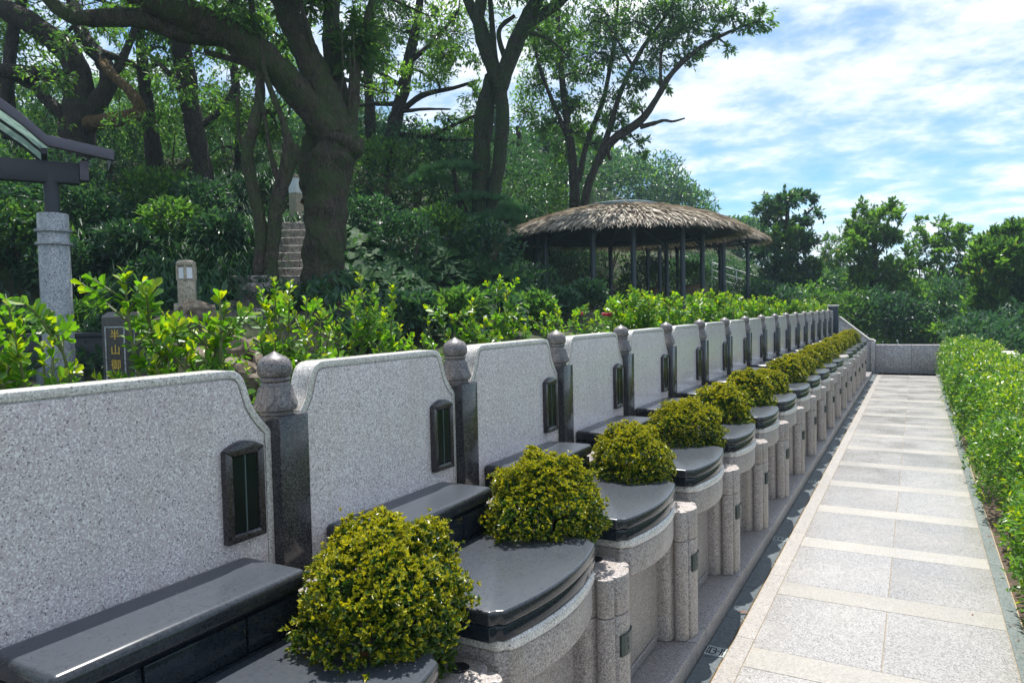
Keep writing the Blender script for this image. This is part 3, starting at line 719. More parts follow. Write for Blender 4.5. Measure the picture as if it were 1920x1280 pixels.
# drain grates
gm = MB().box(-0.884, -0.795, -0.047, 0.047, -0.003, 0.0006)
dgr = empty('drain_grate', (-0.84, Y0 + 2 * S + 0.045, 0), 'x', 'drain grate', 'metal drain grates in the gutter')
part('plate', MB().box(-0.888, -0.793, -0.048, 0.048, -0.01, 0.0), M['grate'], dgr, 0.001, 1, at0=(-0.84, 0, 0))
sm = MB()
def slot(x, y0, y1, w=0.0032): sm.box(x - w, x + w, y0, y1, -0.001, 0.0008)
slot(-0.877, -0.036, -0.005); slot(-0.877, 0.006, 0.036); slot(-0.867, -0.036, 0.036)
slot(-0.815, -0.036, 0.036); slot(-0.805, -0.036, -0.005); slot(-0.805, 0.006, 0.036)
def arc(cx, cy, r, a0, a1, w=0.0030, n=10):
    for i in range(n):
        a, b = a0 + (a1 - a0) * i / n, a0 + (a1 - a0) * (i + 1) / n
        q = [(cx + (r + s) * math.cos(t), cy + (r + s) * math.sin(t)) for s, t in ((-w, a), (w, a), (w, b), (-w, b))]
        sm.prism(q, lambda x, y, h: (x, y, h), -0.001, 0.0008)
arc(-0.853, 0.016, 0.013, 2.4, -1.7); arc(-0.853, -0.016, 0.016, 1.7, -2.4)
arc(-0.831, -0.004, 0.0075, 0.0, math.pi)
part('slots', sm, M['slot'], dgr, at0=(-0.84, 0, 0))
for i, kx in enumerate((2, 4, 6, 8, 10, 12)):
    loc = (-0.84, Y0 + S * kx + 0.045, 0); lb = f'slotted metal drain grate in the dark gutter, {far_word(i, 6)}'
    if i == 0: dgr.location = loc; dgr['label'] = lb
    else: dup(dgr, loc, lb)

# fallen leaves
def dead_leaf(name, p, L, ang, label):
    vs = []; fs = []
    n = 6
    for i in range(n + 1):
        t = i / n; wdt = 0.34 * L * math.sin(math.pi * min(1, t * 0.94 + 0.03)) ** 0.8; zc = 0.10 * L * (2 * t - 1) ** 2 + 0.02 * L
        for sgn in (-1, 0, 1): vs.append((L * (t - 0.5), sgn * wdt * 0.5, zc + (0.14 * L * math.sin(math.pi * t) if sgn else 0)))
    for i in range(n):
        for j in (0, 1): fs.append((i * 3 + j, i * 3 + j + 1, i * 3 + j + 4, i * 3 + j + 3))
    me = MB().add(vs, fs).mesh(name, M['deadleaf'], angle=80)
    o = link(name, me, None, p); o.rotation_euler = (0.15, 0.0, ang)
    tag(o, label, 'leaf', 'fallen leaves')
dead_leaf('fallen_leaf', (-1.13, 1.28, 0.848), 0.075, 0.55 + math.pi / 2, 'curled brown leaf lying under the nearest full dome shrub')
dead_leaf('fallen_leaf', (-1.20, 2.29, 0.848), 0.075, 1.2 + math.pi / 2, 'flat brown leaf beside the second dome shrub')
dead_leaf('fallen_leaf', (-0.815, 3.95, 0.001), 0.05, 0.4, 'small dry leaf on the gutter beside the path')
dead_leaf('fallen_leaf', (0.26, 4.45, 0.001), 0.020, 1.1, 'tiny dark leaf fragment on the paving near the hedge')

r = np.random.default_rng(71); Lt = Leaves(); n = 150
wh = r.random(n); yy = 1.5 + 16 * r.random(n) ** 1.4
xx = np.where(wh < 0.6, 0.475 - np.abs(r.normal(size=n)) * 0.035, np.where(wh < 0.93, r.uniform(-0.885, -0.80, n), r.uniform(-0.68, 0.38, n)))
s_ = r.uniform(0.008, 0.026, n) * np.where(wh > 0.93, 0.6, 1.0)
Lt.add(np.stack([xx, yy, np.full(n, 0.004)], 1), unit(rdir(n, r) * np.array([1, 1, 0.15])), unit(np.array([0, 0, 1.0]) + rdir(n, r) * 0.25), s_, s_ * 0.5, 0, 0.12)
tag(link('leaf_litter', Lt.mesh('leaf_litter', [M['deadleaf']])), kind='stuff')

# ------------------------------------------------------------------ hedge on the other side of the path
def hedge():
    hd = empty('hedge', (0.9, 8, 0), 'long bright green leafy hedge along the dark path border', 'hedge')
    r = np.random.default_rng(5); L = Leaves()
    def top(y): return 0.80 + 0.05 * np.sin(y * 1.7) + 0.04 * np.sin(y * 4.1 + 1) + 0.03 * np.sin(y * 9.3)
    def face(y, z): return 0.50 + 0.05 * np.sin(y * 2.3 + z * 3) + 0.05 * np.sin(y * 5.9 + 2 + z * 5)
    n = 62000
    y = 1.0 + 18.1 * r.random(n) ** 1.5
    which = r.random(n) < 0.52
    dep = 0.24 * r.random(n) ** 1.6
    tz_ = top(y)
    zf_ = 0.05 + (tz_ - 0.05) * r.random(n) ** 0.8
    x = np.where(which, face(y, zf_) + dep + 0.10 * np.clip((zf_ - 0.55) / 0.3, 0, 1), 0.58 + 0.75 * r.random(n))
    z = np.where(which, zf_, tz_ - dep - 0.05 * np.clip((0.68 - x) / 0.1, 0, 1) - 0.08 * np.clip((x - 1.2) / 0.15, 0, 1))
    nb = np.array([mnoise.noise(Vector((a * 5, b * 5, c * 5))) for a, b, c in zip(x, y, z)])
    nb2 = np.array([mnoise.noise(Vector((a * 2.1 + 9, b * 2.1, c * 2.1))) for a, b, c in zip(x, y, z)])
    z = z + (0.07 * nb + 0.10 * nb2) * (~which); x = x - (0.07 * nb + 0.10 * nb2) * which
    p = np.stack([x, y, z], 1)
    o = np.where(which[:, None], np.array([-1.0, 0, 0.35]), np.array([0, 0, 1.0]))
    d = unit(o * 0.6 + rdir(n, r)); nm = unit(o * 0.4 + np.array([0, 0, 0.9]) + rdir(n, r) * 0.6)
    sz = r.uniform(0.030, 0.052, n) * np.where(y > 9, 1.35, 1.0)
    L.add(p, d, nm, sz, sz * 0.5, np.where(r.random(n) < 0.08 + 0.22 * (~which) + 0.25 * np.clip(nb, 0, 1), 1, 0), 0.2)
    f = link('foliage', L.mesh('foliage', [M['leaf_hedge'], M['leaf_new']], (0.9, 8, 0)), hd)
    st = MB()
    for i in range(110):
        yy = 1.0 + 18 * r.random(); xx = 0.72 + 0.4 * r.random()
        st.tube([(xx, yy, -0.05), (xx + 0.03 * r.normal(), yy + 0.03 * r.normal(), 0.3), (xx + 0.12 * r.normal(), yy + 0.1 * r.normal(), 0.68)], [0.012, 0.009, 0.004], 5)
    part('stems', st, M['stem'], hd, kind='stuff')
    # sprigs that stick out
hedge()
bed = tag(link('hedge_bed', MB().box(0.469, 1.5, -3, 19.3, -0.06, -0.012).mesh('hedge_bed', M['soil'])), kind='structure')
cw = empty('coping_wall', (1.55, 10, 0), 'low pale stone coping behind the long hedge', 'wall')
for i in range(17):
    part('coping_stone', MB().box(1.46, 1.68, 2.0 + i * 1.02, 3.0 + i * 1.02, -0.3, 0.60 + 0.03 * ((i * 7) % 3)), M['coping'], cw, 0.02)

# ------------------------------------------------------------------ plant builders
def shrub_leaves(L, c, rad3, n, leaf, r, mat=0, ratio=0.45, upb=0.3, shell=1.7, bump=0.22, mats=None):
    d = rdir(n, r); d[:, 2] = np.where(d[:, 2] < -0.55, -d[:, 2], d[:, 2])
    sd = float(r.random() * 50)
    lump = np.array([1 + bump * mnoise.noise(Vector(q * 1.9) + Vector((sd, 0, 0))) + bump * 0.8 * mnoise.noise(Vector(q * 4.7) + Vector((0, sd, 0))) for q in d])
    dep = 1 - 0.5 * r.random(n) ** shell
    p = np.asarray(c) + d * np.asarray(rad3) * (lump * dep)[:, None]
    dd = unit(d * 0.6 + rdir(n, r) * 0.8 + np.array([0, 0, upb])); nm = unit(np.array([0, 0, 1.0]) + rdir(n, r) * 0.7)
    s = leaf * r.uniform(0.7, 1.3, n)
    L.add(p, dd, nm, s, s * ratio, mat if mats is None else r.choice(mats, n), 0.15)

def bush(c, rad3, n, leaf, mat, label, group=None, seed=0, name='bush', cat='bush', ratio=0.45, upb=0.3):
    """free-standing bush: foliage and a few stems; c = centre of the crown base on the ground"""
    r = np.random.default_rng(seed); c = np.asarray(c, float)
    t = empty(name, c, label, cat, group)
    L = Leaves(); cc = c + np.array([0, 0, rad3[2] * 0.85])
    shrub_leaves(L, cc, rad3, n, leaf, r, 0, ratio, upb)
    link('foliage', L.mesh('foliage', [mat] if not isinstance(mat, list) else mat, c), t)
    mb = MB()
    for i in range(6):
        a = r.random() * 6.28; q = cc + np.array([rad3[0] * 0.55 * math.cos(a), rad3[1] * 0.55 * math.sin(a), rad3[2] * 0.2])
        mb.tube([c + np.array([0.1 * math.cos(a), 0.1 * math.sin(a), -0.15]), (c + q) / 2 + r.normal(size=3) * 0.05, q], [0.03, 0.022, 0.01], 5)
    part('stem', mb, M['stem'], t)
    return t

class Tree:
    def __init__(s, name, base, label, cat, bark, group=None, seed=1):
        s.t = empty(name, base, label, cat, group); s.b = np.asarray(base, float); s.bark = bark
        s.r = np.random.default_rng(seed); s.dens = 1.5; s.slim = 0.92; s.trunk = MB(); s.br = MB(); s.L = Leaves(); s.P = []
    def limb(s, pts, ws, trunk=False, sub=5, n=10, wob=0.22):
        """pts world points, ws radii"""
        q, rr = catmull(pts, ws, sub)
        (s.trunk if trunk else s.br).tube(q, rr, n, wob)
        s.P += [(np.array(a), b) for a, b in zip(q, rr)]
    def pix(s, pl, trunk=False, **kw):
        pl = [(x, y, D, w_ * s.slim) for x, y, D, w_ in pl]
        """pl = (px, py, D, width px)"""
        s.limb([at(x, y, D) for x, y, D, w_ in pl], [w_ * 0.5 * D / FPX for x, y, D, w_ in pl], trunk, **kw)
    def clump(s, c, R, n, leaf, mat=0, ratio=0.40, droop=0.15, twigs=None, branch=True, flat=0.75, r0=0.0):
        c = np.asarray(c, float); r = s.r
        if branch and s.P:
            A = np.array([p for p, _ in s.P]); dist = np.linalg.norm(A - c, axis=1) + 0.6 * np.maximum(0, A[:, 2] - c[2])
            i = int(np.argmin(dist)); a = A[i]; ra = s.P[i][1]
            mid = (a + c) / 2 + r.normal(size=3) * 0.10 * np.linalg.norm(c - a) + np.array([0, 0, 0.06 * np.linalg.norm(c - a)])
            q, rr = catmull([a, mid, c], [min(ra * 0.6, 0.05 + 0.012 * R), min(ra * 0.45, 0.03), 0.012], 4)
            s.br.tube(q, rr, 6)
            s.P += [(q[k_], rr[k_]) for k_ in (3, 5, 8)]
        n = int(n * s.dens); leaf = leaf * 1.05
        nt = twigs or max(8, int(n / 16)); per = max(4, int(n / nt))
        d = rdir(nt, r) * np.array([1, 1, flat]); ln = R * r.uniform(0.45, 1.1, nt)
        tip = c + d * ln[:, None]
        for i in range(0, nt, 2): s.br.tube([c, (c + tip[i]) / 2 + r.normal(size=3) * 0.05 * R, tip[i]], [0.010, 0.007, 0.003], 3)
        t = r.uniform(0.35, 1.05, (nt, per)); p = (c + (d * ln[:, None])[:, None, :] * t[:, :, None]).reshape(-1, 3) + r.normal(size=(nt * per, 3)) * 0.07 * R
        m = len(p); dr = np.repeat(unit(d), per, 0)
        dd = unit(dr * 0.7 + rdir(m, r) * 0.75 + np.array([0, 0, -droop])); nm = unit(np.array([0, 0, 1.0]) + rdir(m, r) * 0.65)
        sz = leaf * r.uniform(0.65, 1.3, m)
        s.L.add(p, dd, nm, sz, sz * ratio, mat, 0.15)
    def rand(s, x0, x1, y0, y1, D0, D1, nc, R0, R1, n, leaf, mat=0, **kw):
        r = s.r
        for i in range(nc):
            s.clump(at(r.uniform(x0, x1), r.uniform(y0, y1), r.uniform(D0, D1)), r.uniform(R0, R1), n, leaf, mat, **kw)
    def done(s, mats, crown='crown'):
        b = s.b
        if s.trunk.v: link('trunk', s.trunk.mesh('trunk', s.bark, angle=80, b0=b), s.t)
        if s.br.v: link('branches', s.br.mesh('branches', s.bark, angle=80, b0=b), s.t)
        if s.L.V: link(crown, s.L.mesh(crown, mats, b), s.t)
        return s.t

def gp(px, D):
    """ground point of the garden under a photo column at distance D"""
    p = at(px, 580, D); return np.array([p[0], p[1], tzf(p[0], p[1])])
exec_rest = True

# ------------------------------------------------------------------ trees on the hill
TG = 'tall trees on the garden hill'
T = Tree('old_tree', at(612, 574, 11), 'massive leaning old tree with mossy trunk and wide limbs in front', 'tree', M['bark'], TG, 1)
T.pix([(606, 600, 11, 104), (606, 540, 11, 82), (610, 450, 11, 78), (617, 370, 11, 86), (626, 300, 11, 92), (630, 262, 11, 84), (616, 212, 10.95, 52), (600, 170, 10.9, 20)], True, n=40, sub=9, wob=0.30)
T.pix([(590, 380, 11.15, 50), (586, 310, 11.2, 58), (592, 250, 11.15, 44), (598, 200, 11.0, 30), (590, 165, 10.95, 14)], True, n=30, sub=9, wob=0.3)
T.pix([(636, 300, 10.95, 58), (606, 232, 10.9, 60), (556, 165, 10.8, 58), (500, 115, 10.6, 62), (432, 66, 10.4, 66), (340, 24, 10.0, 58), (240, -25, 9.7, 50), (150, -90, 9.4, 40)], n=28, sub=8, wob=0.28)
T.pix([(420, 62, 10.4, 52), (350, 62, 10.2, 40), (270, 36, 10.0, 38), (200, 34, 9.9, 36), (130, 30, 9.8, 30), (85, -10, 9.7, 26)], n=12)
T.pix([(645, 270, 11, 62), (607, 170, 11, 58), (570, 90, 11, 52), (540, 25, 11, 48), (515, -60, 11.2, 40), (500, -160, 11.6, 28)], n=28, sub=8)
T.pix([(640, 265, 11.2, 46), (636, 180, 11.4, 40), (622, 90, 11.5, 36), (622, 10, 11.6, 34), (630, -120, 11.8, 26)], n=12)
T.pix([(655, 280, 11.1, 30), (662, 190, 11.1, 26), (668, 120, 11.1, 22), (682, 60, 11, 16), (700, -10, 11, 12), (715, -80, 11, 8)])
T.pix([(584, 228, 10.9, 22), (545, 190, 10.8, 18), (500, 140, 10.7, 16), (450, 116, 10.6, 14), (385, 98, 10.5, 12)], n=8)
T.pix([(660, 290, 11, 34), (668, 272, 10.95, 40), (672, 258, 10.95, 22)], n=8)
T.pix([(592, 130, 10.9, 14), (580, 60, 10.8, 10), (560, 0, 10.7, 9)], n=6)
for x_, y_, y2 in ((384, 40, 100), (460, 60, 120), (655, 90, 210), (662, 60, 240), (640, 60, 200), (489, 100, 170)):
    T.pix([(x_, y_, 10.6, 4), (x_ + 3, (y_ + y2) / 2, 10.6, 3), (x_ - 2, y2, 10.6, 2)], n=4)
T.rand(330, 760, -330, -90, 9.5, 13, 22, 0.9, 1.3, 360, 0.11)
T.rand(60, 420, -330, -110, 8.5, 11, 12, 0.8, 1.2, 330, 0.10)
T.rand(40, 560, 30, 250, 12, 13.8, 16, 0.30, 0.55, 110, 0.10)
T.rand(680, 860, 20, 200, 12, 14, 6, 0.30, 0.5, 100, 0.10, 1)
T.rand(440, 560, 0, 130, 11.5, 12.5, 5, 0.5, 0.7, 220, 0.12)
T.rand(630, 690, 20, 130, 11.0, 11.6, 5, 0.35, 0.5, 160, 0.13)
T.rand(250, 420, -40, 0, 11.5, 12.5, 4, 0.4, 0.6, 140, 0.10, 1)
T.done([M['leaf_tree'], M['leaf_lit']])

T = Tree('twin_stem_tree', at(500, 545, 10.4), 'slim tree with two smooth pale stems beside the stone steps', 'tree', M['bark'], TG, 2)
T.pix([(488, 560, 10.4, 34), (486, 500, 10.4, 26), (490, 430, 10.4, 26), (474, 350, 10.4, 26), (464, 290, 10.4, 26), (476, 235, 10.4, 24), (488, 170, 10.5, 20), (482, 90, 10.6, 16), (470, 0, 10.7, 12)], True)
T.pix([(508, 560, 10.4, 34), (508, 500, 10.4, 28), (514, 430, 10.4, 27), (524, 360, 10.4, 28), (542, 300, 10.4, 34), (546, 272, 10.4, 34)], True)
T.pix([(545, 280, 10.4, 26), (532, 232, 10.4, 14), (512, 180, 10.4, 13), (496, 130, 10.4, 10), (490, 60, 10.4, 8)])
T.pix([(526, 350, 10.4, 16), (510, 300, 10.4, 10), (498, 230, 10.4, 9), (482, 150, 10.4, 7)])
T.pix([(462, 290, 10.4, 12), (448, 250, 10.4, 8), (445, 180, 10.4, 6)])
T.rand(400, 560, -150, 20, 10, 11.5, 8, 0.5, 0.8, 260, 0.12)
T.rand(440, 560, 130, 250, 10.8, 12, 4, 0.35, 0.5, 120, 0.11)
T.done([M['leaf_tree']])

T = Tree('dark_tree', gp(135, 14.5), 'dark twisted tree with forked limbs behind the glass canopy', 'tree', M['barkdark'], TG, 3); T.dens = 1.0
T.pix([(100, 520, 14.5, 84), (125, 400, 14.5, 72), (143, 300, 14.5, 66), (146, 225, 14.5, 64), (150, 160, 14.5, 54), (132, 105, 14.3, 50), (85, 62, 14.1, 46), (20, 22, 14, 42), (-60, -30, 14, 34)], True, n=14)
T.pix([(150, 230, 14.5, 46), (185, 190, 14.5, 36), (205, 150, 14.6, 34), (190, 110, 14.7, 32), (160, 75, 14.8, 30), (140, 20, 15, 26), (120, -60, 15.2, 20)], n=12)
T.pix([(125, 225, 14.4, 30), (90, 190, 14.3, 24), (60, 160, 14.2, 22), (5, 132, 14, 20)])
T.pix([(120, 145, 14.3, 30), (60, 138, 14, 30), (0, 134, 13.8, 30), (-60, 140, 13.6, 26)])
T.pix([(200, 150, 14.6, 24), (225, 120, 14.8, 18), (250, 60, 15, 14), (270, 0, 15.2, 10)])
T.pix([(18, 260, 14.4, 28), (15, 160, 14.4, 26), (25, 60, 14.4, 24), (45, -20, 14.4, 20)])
T.pix([(190, 100, 14.6, 18), (230, 112, 14.8, 12), (262, 128, 15, 8)])
bq, bw = catmull([at(x, y, D) for x, y, D in ((120, 240, 14.7), (185, 229, 14.3), (240, 221, 14.0), (260, 211, 14.0), (258, 192, 14.0), (238, 166, 14.1), (205, 135, 14.4), (190, 112, 14.65))], [w_ * 0.5 * 14 / FPX for w_ in (32, 29, 27, 26, 22, 18, 17, 20)], 5)
bmx = MB().tube(bq, bw, 12, 0.2); bo = link('bent_branch', bmx.mesh('bent_branch', M['ochre'], angle=80, b0=T.b), T.t); bo['label'] = 'bent ochre branch lit by the sun'
T.rand(-120, 330, -260, 60, 13.5, 17, 22, 0.9, 1.4, 420, 0.13)
T.rand(-60, 120, 60, 230, 15.5, 18, 8, 0.7, 1.0, 320, 0.12, 1)
T.rand(200, 400, 20, 150, 15.5, 18, 8, 0.6, 1.0, 240, 0.12, 1)
T.done([M['leaf_tree'], M['leaf_lit']])

def simple_tree(name, px, D, trunk, crowns, label, bark, mats, seed, leaf=0.12, group=TG, extra=()):
    T = Tree(name, gp(px, D), label, 'tree', bark, group, seed); T.dens = 0.75
    T.pix(trunk, True)
    for e in extra: T.pix(e)
    for c in crowns: T.rand(*c[:6], *c[6:9], c[9], leaf, c[10] if len(c) > 10 else 0)
    return T.done(mats)
LT, LD, LL = M['leaf_tree'], M['leaf_dark'], M['leaf_lit']
simple_tree('slender_tree', 285, 17, [(300, 400, 17, 36), (285, 260, 17, 30), (270, 150, 17, 24), (262, 60, 17, 18), (258, -60, 17, 12)],
            [(150, 400, -150, 120, 16, 20, 16, 0.8, 1.2, 320), (210, 330, 110, 260, 18, 20, 7, 0.6, 0.9, 260, 1)],
            'thin dark tree standing left of the leaning one on the slope', M['barkdark'], [LT, LL], 4)
simple_tree('slender_tree', 360, 16, [(400, 400, 16, 34), (375, 290, 16, 36), (352, 170, 16, 40), (338, 60, 16, 38), (330, -60, 16, 30)],
            [(280, 480, -180, 60, 15, 19, 16, 0.8, 1.2, 340), (300, 470, 60, 250, 18, 21, 12, 0.6, 1.0, 260, 1)],
            'tall dark trunk slanting up behind the arching mossy limb', M['barkdark'], [LT, LL], 5,
            extra=[[(370, 240, 16, 16), (420, 200, 16.2, 12), (450, 130, 16.4, 8)], [(352, 180, 16, 14), (300, 120, 16.5, 10), (260, 90, 17, 6)]])
simple_tree('slender_tree', 440, 20, [(455, 360, 20, 22), (450, 260, 20, 20), (440, 140, 20, 16), (430, 20, 20, 12)],
            [(380, 560, -100, 180, 19, 23, 16, 0.8, 1.2, 300, 0), (380, 560, 180, 300, 21, 24, 8, 0.8, 1.1, 260, 1)],
            'thin straight tree seen between the twin pale stems', M['barkdark'], [LT, LL], 6)
simple_tree('slender_tree', 700, 19, [(696, 330, 19, 22), (694, 220, 19, 22), (690, 120, 19, 18), (700, 0, 19, 14)],
            [(640, 760, -150, 110, 18, 22, 14, 0.7, 1.1, 300), (655, 740, 110, 230, 19, 22, 5, 0.5, 0.8, 180)],
            'dark upright tree just right of the leaning old trunk', M['barkdark'], [LT, LL], 7)
T = Tree('spreading_tree', gp(735, 18), 'tree with thin spreading horizontal branches against bright sky', 'tree', M['barkdark'], TG, 8)
T.pix([(725, 330, 18, 28), (738, 240, 18, 28), (755, 175, 18, 26), (765, 120, 18, 22), (782, 40, 18, 18), (795, -60, 18, 12)], True)
for q in ([(745, 215, 18, 14), (790, 180, 17.8, 12), (850, 165, 17.6, 8), (900, 150, 17.5, 4)], [(738, 250, 18, 14), (800, 255, 17.8, 9), (850, 235, 17.6, 7), (905, 210, 17.5, 4)],
          [(758, 165, 18, 12), (700, 130, 18.2, 8), (660, 110, 18.4, 4)], [(750, 195, 18, 12), (700, 195, 18.3, 9), (665, 200, 18.5, 5)],
          [(745, 210, 18, 10), (795, 205, 17.6, 6), (845, 205, 17.4, 3)], [(780, 255, 17.9, 7), (830, 262, 17.8, 5), (890, 262, 17.8, 3)],
          [(765, 120, 18, 12), (820, 70, 18.2, 8), (860, 20, 18.4, 5)]):
    T.pix(q, n=6)
T.rand(680, 900, -160, 60, 17, 21, 18, 0.7, 1.1, 300, 0.12)
T.rand(690, 900, 60, 180, 17, 20, 16, 0.4, 0.7, 150, 0.11, 1)
T.rand(740, 900, 180, 262, 17, 18.5, 7, 0.25, 0.45, 60, 0.10, 1)
T.done([LT, LL])

T = Tree('ivy_tree', gp(920, 15), 'two ivy covered trunks rising close together behind the thatched pavilion', 'tree', M['barkgreen'], TG, 9)
T.pix([(905, 470, 15, 42), (902, 380, 15, 38), (903, 300, 15.1, 38), (908, 220, 15.1, 38), (918, 165, 15.1, 34), (925, 130, 15.1, 30), (905, 60, 15.2, 26), (872, -10, 15.4, 20), (850, -90, 15.6, 14)], True, n=12)
T.pix([(925, 470, 14.9, 30), (924, 380, 14.9, 28), (936, 300, 14.9, 28), (942, 230, 14.9, 28), (938, 170, 14.9, 28), (915, 110, 14.9, 26), (898, 50, 14.9, 24), (905, -30, 14.9, 22), (905, -120, 15, 16)], True, n=12)
T.pix([(938, 170, 14.9, 30), (955, 110, 14.9, 34), (985, 45, 14.8, 34), (1010, -10, 14.7, 28), (1040, -90, 14.6, 20)], n=12)
T.pix([(990, 45, 14.8, 24), (1040, 12, 14.7, 20), (1090, -30, 14.6, 14)])
T.pix([(930, 140, 15, 14), (925, 80, 15.1, 13), (920, 10, 15.2, 11), (915, -60, 15.3, 8)])
T.pix([(950, 120, 15, 12), (935, 60, 15, 10), (965, 30, 15, 8)])
T.rand(820, 1120, -260, -20, 14, 17, 22, 0.8, 1.2, 340, 0.12)
T.rand(960, 1080, 0, 120, 16, 18, 7, 0.5, 0.8, 200, 0.11)
T.done([LT, LL])

T = Tree('leaning_tree', gp(1075, 21), 'leafy tree reaching out over the pavilion into open sky', 'tree', M['barkdark'], TG, 10); T.dens = 2.0
T.pix([(1078, 460, 21, 26), (1078, 380, 21, 22), (1073, 300, 21, 18), (1062, 220, 21, 15), (1052, 130, 21, 13), (1046, 50, 21, 11), (1050, -50, 21, 8)], True)
T.pix([(1095, 460, 20.8, 22), (1098, 370, 20.8, 18), (1118, 310, 20.6, 16), (1150, 262, 20.4, 18), (1195, 232, 20.2, 18), (1225, 195, 20, 13), (1262, 135, 19.8, 11), (1320, 85, 19.6, 9), (1380, 55, 19.4, 6), (1425, 40, 19.2, 3)], True)
for q in ([(1200, 238, 20.2, 11), (1225, 232, 20.1, 9), (1245, 226, 20, 6), (1262, 228, 20, 5), (1284, 222, 20, 3)],
          [(1108, 330, 20.7, 13), (1140, 250, 20.6, 12), (1165, 170, 20.5, 10), (1205, 90, 20.4, 9), (1255, 20, 20.2, 7), (1300, -60, 20, 5)],
          [(1085, 340, 21, 13), (1100, 270, 21, 11), (1130, 190, 21, 10), (1150, 90, 21, 8), (1160, -20, 21, 6)],
          [(1070, 270, 21, 11), (1040, 200, 21, 9), (1010, 120, 21, 7), (995, 40, 21, 5)],
          [(1150, 262, 20.4, 9), (1140, 285, 20.4, 8), (1146, 300, 20.4, 6)],
          [(1240, 170, 19.9, 8), (1240, 100, 19.9, 6), (1262, 30, 19.9, 4)], [(1190, 130, 20.4, 7), (1160, 80, 20.4, 5), (1135, 40, 20.4, 4)]):
    T.pix(q, n=7)
for (x_, y_, D_, R_, n_) in [(1010, 60, 21, .8, 300), (1050, 100, 21.5, .8, 300), (1000, 160, 21.5, .8, 300), (1060, 190, 21.3, .7, 260), (1020, 240, 21.5, .7, 260), (1100, 60, 21, .8, 300), (1095, 140, 21, .7, 260),
                             (1140, 30, 21, .8, 300), (1160, 110, 20.8, .7, 240), (1140, 190, 20.8, .6, 170), (1190, 40, 20.5, .8, 280), (1230, 70, 20.2, .6, 200), (1210, 140, 20.4, .6, 200), (1190, 200, 20.4, .45, 110),
                             (1260, 20, 20.2, .8, 280), (1290, 60, 19.9, .6, 200), (1320, 20, 19.8, .7, 220), (1340, 70, 19.6, .4, 110), (1370, 30, 19.5, .55, 170), (1400, 50, 19.4, .4, 120), (1425, 30, 19.3, .4, 110),
                             (1280, 110, 19.9, .4, 90), (1250, 160, 20, .35, 60), (1195, 265, 20.3, .3, 70), (1165, 250, 20.5, .4, 90), (1080, 250, 21.3, .6, 200), (1120, 270, 21, .5, 140), (1040, 30, 21.4, .8, 300), (1300, -30, 20, .9, 300), (1200, -40, 20.6, 1, 340),
                             (1100, -40, 21, 1, 340), (1390, -20, 19.5, .7, 220), (1440, 50, 19.3, .25, 50), (1365, 95, 19.5, .25, 45), (1235, 20, 20.4, .7, 240), (1060, 290, 21.6, .6, 200), (1120, 100, 20.9, .7, 260), (1085, 200, 21.2, .6, 220), (1155, 60, 20.8, .7, 260), (1180, 160, 20.4, .5, 170), (1225, 110, 20.2, .5, 160), (1255, 75, 20.0, .5, 170), (1300, 95, 19.8, .4, 120), (1275, 40, 20.1, .6, 200), (1125, 225, 20.9, .5, 150), (1160, 225, 20.6, .35, 90), (1205, 285, 20.3, .25, 50), (1130, 300, 20.9, .35, 80), (1015, 110, 21.6, .8, 280), (985, 210, 21.8, .8, 260)]:
    T.clump(at(x_, y_, D_), R_, int(n_ * 1.25), 0.125, 0 if T.r.random() < 0.55 else 1)
T.done([LT, LL])

# denser, farther trees closing the hill
back = [(40, 26, 250, 330), (190, 28, 265, 340), (330, 27, 270, 340), (470, 30, 260, 350), (600, 28, 230, 330), (690, 24, 275, 400), (790, 26, 285, 400), (980, 25, 190, 400), (1030, 28, 220, 420), (880, 25, 290, 440)]
desc = ['above the glass canopy roof', 'behind the bent ochre branch', 'behind the slanting dark trunk', 'between the twin pale stems', 'behind the leaning old trunk',
        'right of the leaning old trunk', 'below the spreading branches', 'right of the ivy covered trunks', 'left of the leaning pavilion tree', 'behind the pine']
for i, (px_i, D_, ya, yb) in enumerate(back):
    T = Tree('evergreen_tree', gp(px_i, D_), f'dense dark evergreen tree far back {desc[i]}', 'tree', M['barkdark'], 'dense evergreens at the back of the hill', 40 + i)
    g = gp(px_i, D_); topz = at(px_i, ya, D_)[2]
    T.limb([g - np.array([0, 0, 0.4]), g + np.array([0.1, 0, (topz - g[2]) * 0.4]), g + np.array([-0.1, 0.1, (topz - g[2]) * 0.8])], [0.20, 0.15, 0.07], True)
    wd = 110
    T.rand(px_i - wd, px_i + wd, ya, yb, D_ - 1.5, D_ + 2.0, 12, 0.8, 1.2, 330, 0.17, 0 if i % 3 else 1)
    T.done([LD, LT])

